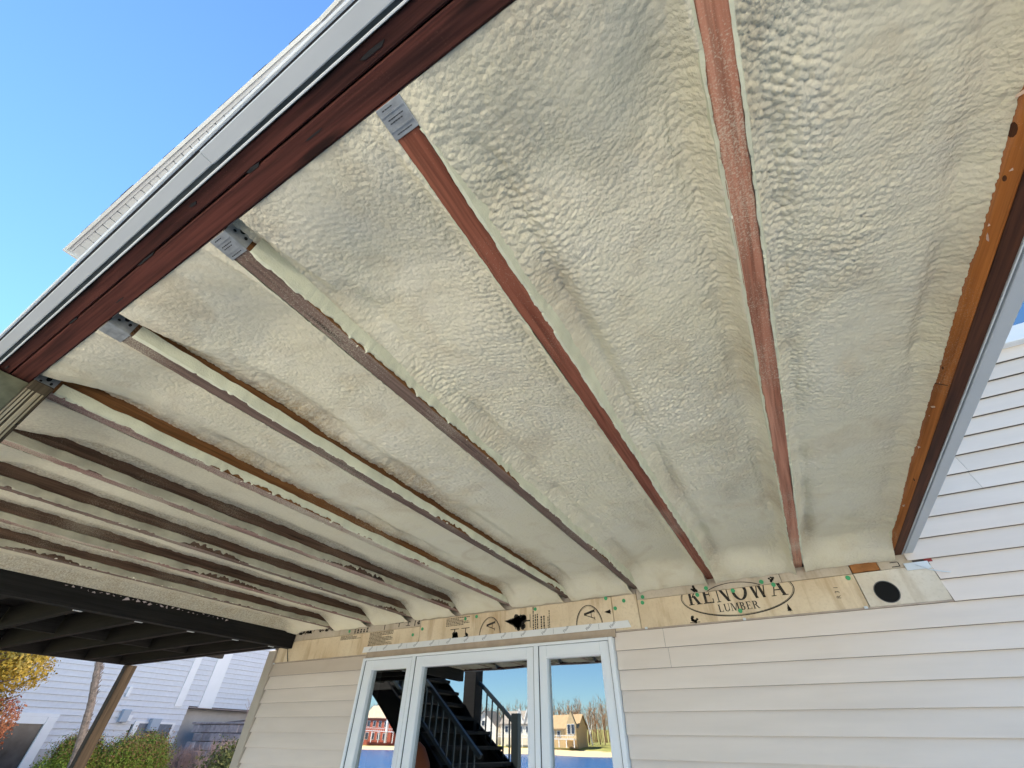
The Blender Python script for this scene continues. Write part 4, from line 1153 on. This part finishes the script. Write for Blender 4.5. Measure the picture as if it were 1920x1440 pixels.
    me.update(calc_edges=True); me.materials.append(FOAM if i < 3 else (FOAM_M if i < 5 else FOAM_S))
    o = bpy.data.objects.new('foam_panel', me); COL.objects.link(o); o.parent = dk_
# skins of trimmed foam on the joist faces: ragged lower edge
def skin(xf, sgn, seed, ztop, jag, y0=.095, y1=2.44, thick=.0028, zlow=0.0, flare=0, mat=SKIN):
    n_ = 420; ys_ = np.linspace(y0, y1, n_)
    j1 = fbm(ys_ * 9, ys_ * 0, seed, 3); j2 = fbm(ys_ * 60, ys_ * 0, seed + 5, 3); j3 = np.clip(vnoise(ys_ * 3.1, ys_ * 0 + 2, seed + 9) * 4 - .75, 0, 1)
    zl = S + zlow + np.clip(.0015 + jag * (.004 * j1 + .0035 * j2 + .016 * j3 * (1 + j2)), .0, .03)
    zt = ztop + .004 * fbm(ys_ * 14, ys_ * 0 + 4, seed + 3, 3)
    th = thick * (1 + .5 * fbm(ys_ * 40, ys_ * 0 + 8, seed + 4, 2))
    ed = np.clip(.0006 + .0034 * fbm(ys_ * 34, ys_ * 0 + 6, seed + 6, 4) + .003 * np.clip(vnoise(ys_ * 5, ys_ * 0 + 3, seed + 8) * 3 - .5, 0, 1), 0, .0042 if abs(xf) > .5 else .0026) * (zl < S + .004)
    m = MB(); m.smooth = False
    for k in range(n_):
        m.v += [(xf - sgn * (ed[k] + .0012), ys_[k], (S - .0007) if ed[k] > 0 else zl[k]), (xf + sgn * th[k], ys_[k], zl[k] + .0006), (xf + sgn * (th[k] * 1.3 + flare * .35), ys_[k], (zl[k] + zt[k]) / 2), (xf + sgn * (th[k] + flare), ys_[k], zt[k] - .001), (xf, ys_[k], zt[k] + .002)]
    for k in range(n_ - 1):
        for q in range(4):
            a = k * 5 + q; m.f.append((a, a + 1, a + 6, a + 5) if sgn > 0 else (a, a + 5, a + 6, a + 1))
    part('foam_skin', m, mat, dk_, fix=False)
tops = [.712, .714, .704, .694, .695, .692, .692, .692, .692]
for i, x in enumerate(JX):
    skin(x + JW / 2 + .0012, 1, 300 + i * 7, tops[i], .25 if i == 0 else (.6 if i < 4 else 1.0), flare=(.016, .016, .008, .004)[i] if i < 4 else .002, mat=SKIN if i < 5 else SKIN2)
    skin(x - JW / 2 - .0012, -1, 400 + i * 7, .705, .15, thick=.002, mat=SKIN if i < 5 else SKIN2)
# foam over the rim board: smooth band with a wavy lower edge
n_ = 300; ys_ = np.linspace(.05, 2.47, n_)
zl = .714 + .018 * fbm(ys_ * 2.2, ys_ * 0, 71, 3) + .010 * fbm(ys_ * 11, ys_ * 0, 72, 3) - .014 * sstep(1.3, 2.4, ys_)
m = MB(); m.smooth = True
for k in range(n_):
    m.v += [(.5432, ys_[k], zl[k]), (.5405, ys_[k], zl[k] + .003), (.535, ys_[k], zl[k] + .02), (.520, ys_[k], .742)]
for k in range(n_ - 1):
    for q in range(3):
        a = k * 4 + q; m.f.append((a, a + 4, a + 5, a + 1))
part('foam_skin', m, SKIN, dk_, fix=False, label='smooth pale foam band on the right rim board')
# crumbs and torn flakes
def flakes(spots, name, seed, mat=CRUMB, size=.006):
    rg = random.Random(seed); m = MB()
    for (x, y, z_) in spots:
        s_ = size * rg.uniform(.4, 1.5)
        vs = [Vector((rg.uniform(-1, 1), rg.uniform(-1.4, 1.4), rg.uniform(-1, .6))) * s_ + Vector((x, y, z_)) for _ in range(6)]
        m.add(vs, [(0, 1, 2), (0, 2, 3), (0, 3, 4), (1, 2, 5), (2, 3, 5), (0, 4, 1), (3, 4, 5), (1, 5, 4)])
    return part(name, m, mat, dk_, fix=False, kind='stuff')
rc = random.Random(31); sp_ = []
for i, x in enumerate(JX):
    for k in range(16 if i > 1 else 6): sp_.append((x + rc.choice((-1, 1)) * JW / 2, rc.uniform(.15, 2.4), S + rc.uniform(-.001, .004)))
for k in range(40): sp_.append((JX[8] + JW / 2 + rc.uniform(-.01, .02), rc.uniform(.6, 2.3), S + rc.uniform(-.002, .006)))
flakes(sp_, 'foam_crumbs', 5, size=.0036)
rf = [(.5405, .49, .70), (.5425, .71, .690), (.5425, .735, .686), (.5427, 1.18, .69), (.5427, 1.28, .687), (.5425, 1.34, .69), (.5425, 1.52, .69), (.5425, 1.95, .682), (.5425, .60, .68)]
flakes(rf, 'rim_flakes', 6, simple('torn fibre', (.52, .40, .33), .9, .25), .0055)
bf = [(-3.529, y, .655 + rc.uniform(-.006, .004)) for y in np.arange(.9, 1.9, .035)]
flakes(bf, 'beam_overspray', 7, simple('grey pink overspray', (.42, .36, .36), .8, .2), .009)
# knots and bolt hole on the rim board
for (y, z_, r_) in ((.62, .688, .004), (.545, .70, .009), (1.13, .695, .0035), (1.72, .675, .0045)):
    part('knot', MB().prism([(y + 1.3 * r_ * math.cos(2 * math.pi * k / 10), z_ + r_ * math.sin(2 * math.pi * k / 10)) for k in range(10)], 0, .5428, .5434), W_RIMD, dk_)
part('saw_cut', MB().add([(.5429, 1.165, .667), (.5429, 1.169, .667), (.5429, 1.212, .708), (.5429, 1.207, .708)], [(0, 1, 2, 3)]), W_RIMD, dk_, fix=False)
# black gaps where the foam meets the sheathing
bg = MB(); rg_ = random.Random(2)
for k in range(46):
    x = rg_.uniform(-3.5, -2.95); s_ = rg_.uniform(.006, .02)
    bg.add([(x - s_, YS - .001, .655 + rg_.uniform(-.008, .012)), (x + s_, YS - .001, .655 + rg_.uniform(-.008, .012)), (x + s_ * .3, YS - .001, .655 + rg_.uniform(.008, .025))], [(0, 1, 2)])
for k in range(60):
    x = .2 + k * .0055; z_ = .649 + .0002 * k
    bg.add([(x, YS - .001, z_), (x + .006, YS - .001, z_), (x + .006, YS - .001, z_ + rg_.uniform(.004, .011)), (x, YS - .001, z_ + rg_.uniform(.004, .011))], [(0, 1, 2, 3)])
part('dark_gap', bg, BLACK, hs, fix=False)

# the post under the left of the beam, notched at the top
pm = MB()
pm.box(-1.55, -1.41, -.032, .0885, -1.62, .548)
pm.add([(-1.55, .046, .548), (-1.41, .046, .548), (-1.41, .0885, .548), (-1.55, .0885, .548), (-1.55, .046, S - .001), (-1.41, .046, S - .001), (-1.41, .0885, S - .001), (-1.55, .0885, S - .001)],
       [(0, 1, 2, 3), (4, 7, 6, 5), (0, 4, 5, 1), (2, 6, 7, 3), (0, 3, 7, 4), (1, 5, 6, 2)])
po = part('post', pm, W_POST, dk_, .003, 'grooved treated post under the left of the red beam')
gv = MB()
rgp = random.Random(12)
for k in range(17):
    y = -.026 + k * .0066 + rgp.uniform(-.001, .001)
    zt = .545 if y < .044 else S - .03
    gv.box(-1.4105, -1.4085, y, y + .0066 * rgp.uniform(.45, .75), -1.61, zt)
part('grain_ridge', gv, W_RIDGE, po, .0006)
part('notch_block', MB().box(-1.545, -1.438, -.030, .0455, .549, S - .004), simple('greenish cut wood', (.13, .13, .085), .9, .5, 25), po)  # blotchy dull green block in the notch

# ================================================================== dark landing at the left
ld = thing('landing_deck', 'dark stained landing with open joists on a post beside the deck', 'landing', (-4.8, 1, .557))
for y in (.37, .705, 1.043, 1.378, 1.713, 2.048, 2.355):
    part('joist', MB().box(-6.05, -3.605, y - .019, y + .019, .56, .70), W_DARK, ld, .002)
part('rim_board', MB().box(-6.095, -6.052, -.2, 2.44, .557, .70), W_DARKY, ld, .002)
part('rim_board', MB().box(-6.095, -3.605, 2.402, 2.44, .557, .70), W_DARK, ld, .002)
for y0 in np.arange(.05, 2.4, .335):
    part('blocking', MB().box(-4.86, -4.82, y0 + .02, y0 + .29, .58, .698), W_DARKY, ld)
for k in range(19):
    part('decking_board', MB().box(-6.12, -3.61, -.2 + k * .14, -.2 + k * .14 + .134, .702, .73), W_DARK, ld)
hb = MB()
for y in (1.043, 1.378, 1.713, 2.048, 2.355): hb.box(-3.62, -3.602, y - .022, y + .022, .5555, .5585)
part('hanger_edge', hb, TRIML, ld)
part('post', MB().box(-6.10, -6.012, 2.405, 2.498, -1.6, .556), W_POST2, ld, .004, 'slim weathered post under the landing corner')

# stairs beside the landing, seen mirrored in the window
st = thing('stairs', 'dark stairs with slim balusters, mirrored in the window', 'stairs', (-4, -1.2, -1.6))
slp = -.77
def ztop(x): return .324 + slp * (x + 4.0)          # top rail
YA, YB2 = -.27, -1.90
for y in (YA, YB2):
    part('stringer', MB().prism([(-5.95, ztop(-5.95) - .86), (-2.75, ztop(-2.75) - .86), (-2.75, ztop(-2.75) - .54), (-5.95, ztop(-5.95) - .54)], 1, y, y - .045), W_DARK, st)
t0 = None
for k in range(15):
    x = -5.9 + k * .215
    if t0 is None:
        t0 = part('tread', MB().box(x, x + .26, YB2, YA - .046, ztop(x) - .70, ztop(x) - .66), W_DARK, st)
        r0 = part('riser', MB().box(x, x + .02, YB2, YA - .046, ztop(x) - .86, ztop(x) - .70), W_DARK, st); xt = x
    else:
        copy_part(t0, st, (x - xt, 0, ztop(x) - ztop(xt))); copy_part(r0, st, (x - xt, 0, ztop(x) - ztop(xt)))
RAILM = simple('dark rail paint', (.02, .028, .03), .35, .1, spec=.5)
def railing(y, x0, x1, hb_):
    rl = part('railing', MB().bar((x0, y, ztop(x0) - .022), (x1, y, ztop(x1) - .022), .05, .045).bar((x0, y, ztop(x0) - hb_), (x1, y, ztop(x1) - hb_), .035, .035), RAILM, st)
    b0 = None
    for k in range(int((x1 - x0) / .105)):
        x = x0 + .05 + k * .105
        if b0 is None: b0 = part('baluster', MB().box(x - .009, x + .009, y - .009, y + .009, ztop(x) - hb_, ztop(x) - .03), RAILM, rl); bx0 = x
        else: copy_part(b0, rl, (x - bx0, 0, ztop(x) - ztop(bx0)))
railing(YB2 + .02, -4.58, -3.92, .62)
railing(YA - .02, -5.9, -3.45, .44)
part('newel_post', MB().box(-3.95, -3.84, YB2 - .04, YB2 + .07, -1.6, .345), RAILM, st, .004)
part('newel_post', MB().box(-4.83, -4.60, YB2 - .1, YB2 + .1, -1.6, 2.9), W_DARK, st, .004, 'tall dark post beside the stairs')

# kayak on end beside the stairs
ky = thing('kayak', 'rust orange kayak stood on end under the stair rail, mirrored in the middle pane', 'kayak', (-4.27, -.13, -1.62))
KM = simple('rust orange hull', (.36, .115, .05), .55, .12, 8, spec=.4)
hm = MB(); hm.smooth = True; prof_ = [(-1.62, .05, .04), (-1.45, .15, .09), (-1.1, .24, .13), (-.7, .27, .14), (-.4, .255, .13), (-.18, .19, .10), (-.05, .10, .06), (.0, .02, .015)]
for (z_, a_, b_) in prof_:
    for k in range(20): hm.v.append((-4.27 + a_ * math.cos(2 * math.pi * k / 20), -.13 + b_ * math.sin(2 * math.pi * k / 20), z_))
for i in range(len(prof_) - 1):
    for k in range(20): hm.f.append((i * 20 + k, i * 20 + (k + 1) % 20, (i + 1) * 20 + (k + 1) % 20, (i + 1) * 20 + k))
hm.f += [tuple(range(20))[::-1], tuple(len(prof_) * 20 - 20 + k for k in range(20))]
part('hull', hm, KM, ky)
part('cockpit_rim', MB().tube([(-4.27 + .16 * math.cos(2 * math.pi * k / 24), .0 + .012 * abs(math.sin(2 * math.pi * k / 24)), -.75 + .3 * math.sin(2 * math.pi * k / 24)) for k in range(25)], .014, 6, False), SLOT, ky)

# ================================================================== porch roof above
pr = thing('porch_roof', 'gable porch roof above the deck with ribbed soffit and dark shingles', 'roof', (0, 2, 3))
ZE = 3.0; XE = -1.373 * ZE; PS = .325; YO = -.352
def zr_(x): return ZE + PS * (x - XE)
XP = -1.45
ang = math.atan(PS); step = .0925 * math.cos(ang)
L = .0900
pan = None
nP = int((XP - XE - .12) / step)
for k in range(nP):
    x = XE + .115 + k * step
    if pan is None:
        q = MB()
        pr_ = [(.004, 0), (L - .004, 0), (L - .003, .010), (L + .0015, .010), (L + .0015, .013), (0, .013), (0, .010), (.003, .010)]
        c_, s_ = math.cos(ang), math.sin(ang)
        q.prism([(x + a * c_ - b * s_, zr_(x) + a * s_ + b * c_) for a, b in pr_], 1, YO + .045, .6)
        pan = part('soffit_panel', q, SOFFIT, pr); xk = x
    else: copy_part(pan, pr, (x - xk, 0, zr_(x) - zr_(xk)))
def slab(x0, x1, y0, y1, d0, d1):
    return MB().prism([(x0, zr_(x0) + d0), (x1, zr_(x1) + d0), (x1, zr_(x1) + d1), (x0, zr_(x0) + d1)], 1, y0, y1)
part('rake_board', slab(XE, XP, YO, YO + .022, -.018, .13), TRIML, pr, .002)
part('soffit_channel', slab(XE + .02, XP, YO + .0225, YO + .045, -.006, .012), SOFFIT, pr)
part('eave_board', MB().box(XE, XE + .022, YO, 3.2, ZE - .02, ZE + .13), TRIML, pr, .002)
part('eave_channel', slab(XE + .023, XE + .112, YO + .046, 3.2, -.002, .012), SOFFIT, pr)
part('roof_slab', slab(XE - .02, XP, YO + .01, 9, .135, .19), SHINGLE, pr)
HW = XP - XE
part('roof_slab', MB().prism([(XP, zr_(XP) + .135), (XP + HW, zr_(XP) + .135 - HW * PS), (XP + HW, zr_(XP) + .19 - HW * PS), (XP, zr_(XP) + .19)], 1, YO, 9), SHINGLE, pr)
part('soffit_slab', MB().prism([(XP, zr_(XP)), (XP + HW, zr_(XP) - HW * PS), (XP + HW, zr_(XP) + .02 - HW * PS), (XP, zr_(XP) + .02)], 1, YO + .023, 2.4), SOFFIT, pr)
part('rake_board', MB().prism([(XP, zr_(XP) - .018), (XP + HW, zr_(XP) - .018 - HW * PS), (XP + HW, zr_(XP) + .13 - HW * PS), (XP, zr_(XP) + .13)], 1, YO, YO + .022), TRIML, pr, .002)
sh0 = None; rsn = random.Random(6)
for k in range(42):
    x = XE + .10 + k * .118
    if x > XP: break
    jit = rsn.uniform(-.004, .004)
    if sh0 is None:
        sh0 = part('shingle', MB().add([(x, YO - .014, zr_(x) + .124), (x + .128, YO - .014, zr_(x + .128) + .133), (x + .128, YO - .014, zr_(x + .128) + .146), (x, YO - .014, zr_(x) + .146),
                                        (x, YO + .3, zr_(x) + .124), (x + .128, YO + .3, zr_(x + .128) + .133), (x + .128, YO + .3, zr_(x + .128) + .146), (x, YO + .3, zr_(x) + .146)],
                                       [(0, 1, 2, 3), (4, 7, 6, 5), (0, 4, 5, 1), (2, 6, 7, 3), (0, 3, 7, 4), (1, 5, 6, 2)]), SHINGLE, pr); xs0 = x
    else: copy_part(sh0, pr, (x - xs0, jit, zr_(x) - zr_(xs0)))
part('gable_wall', MB().prism([(-3.75, zr_(-3.75) - .3), (XP + HW - .37, zr_(-3.75) - .3), (XP, zr_(XP) - .01)], 1, .3, .36), SIDE, pr)
for x in (-3.55, -1.5, .45):
    part('porch_post', MB().box(x - .05, x + .05, .28, .38, S + DJ + .03, min(zr_(x), zr_(-3.75) - .3)), TRIM_N, pr)
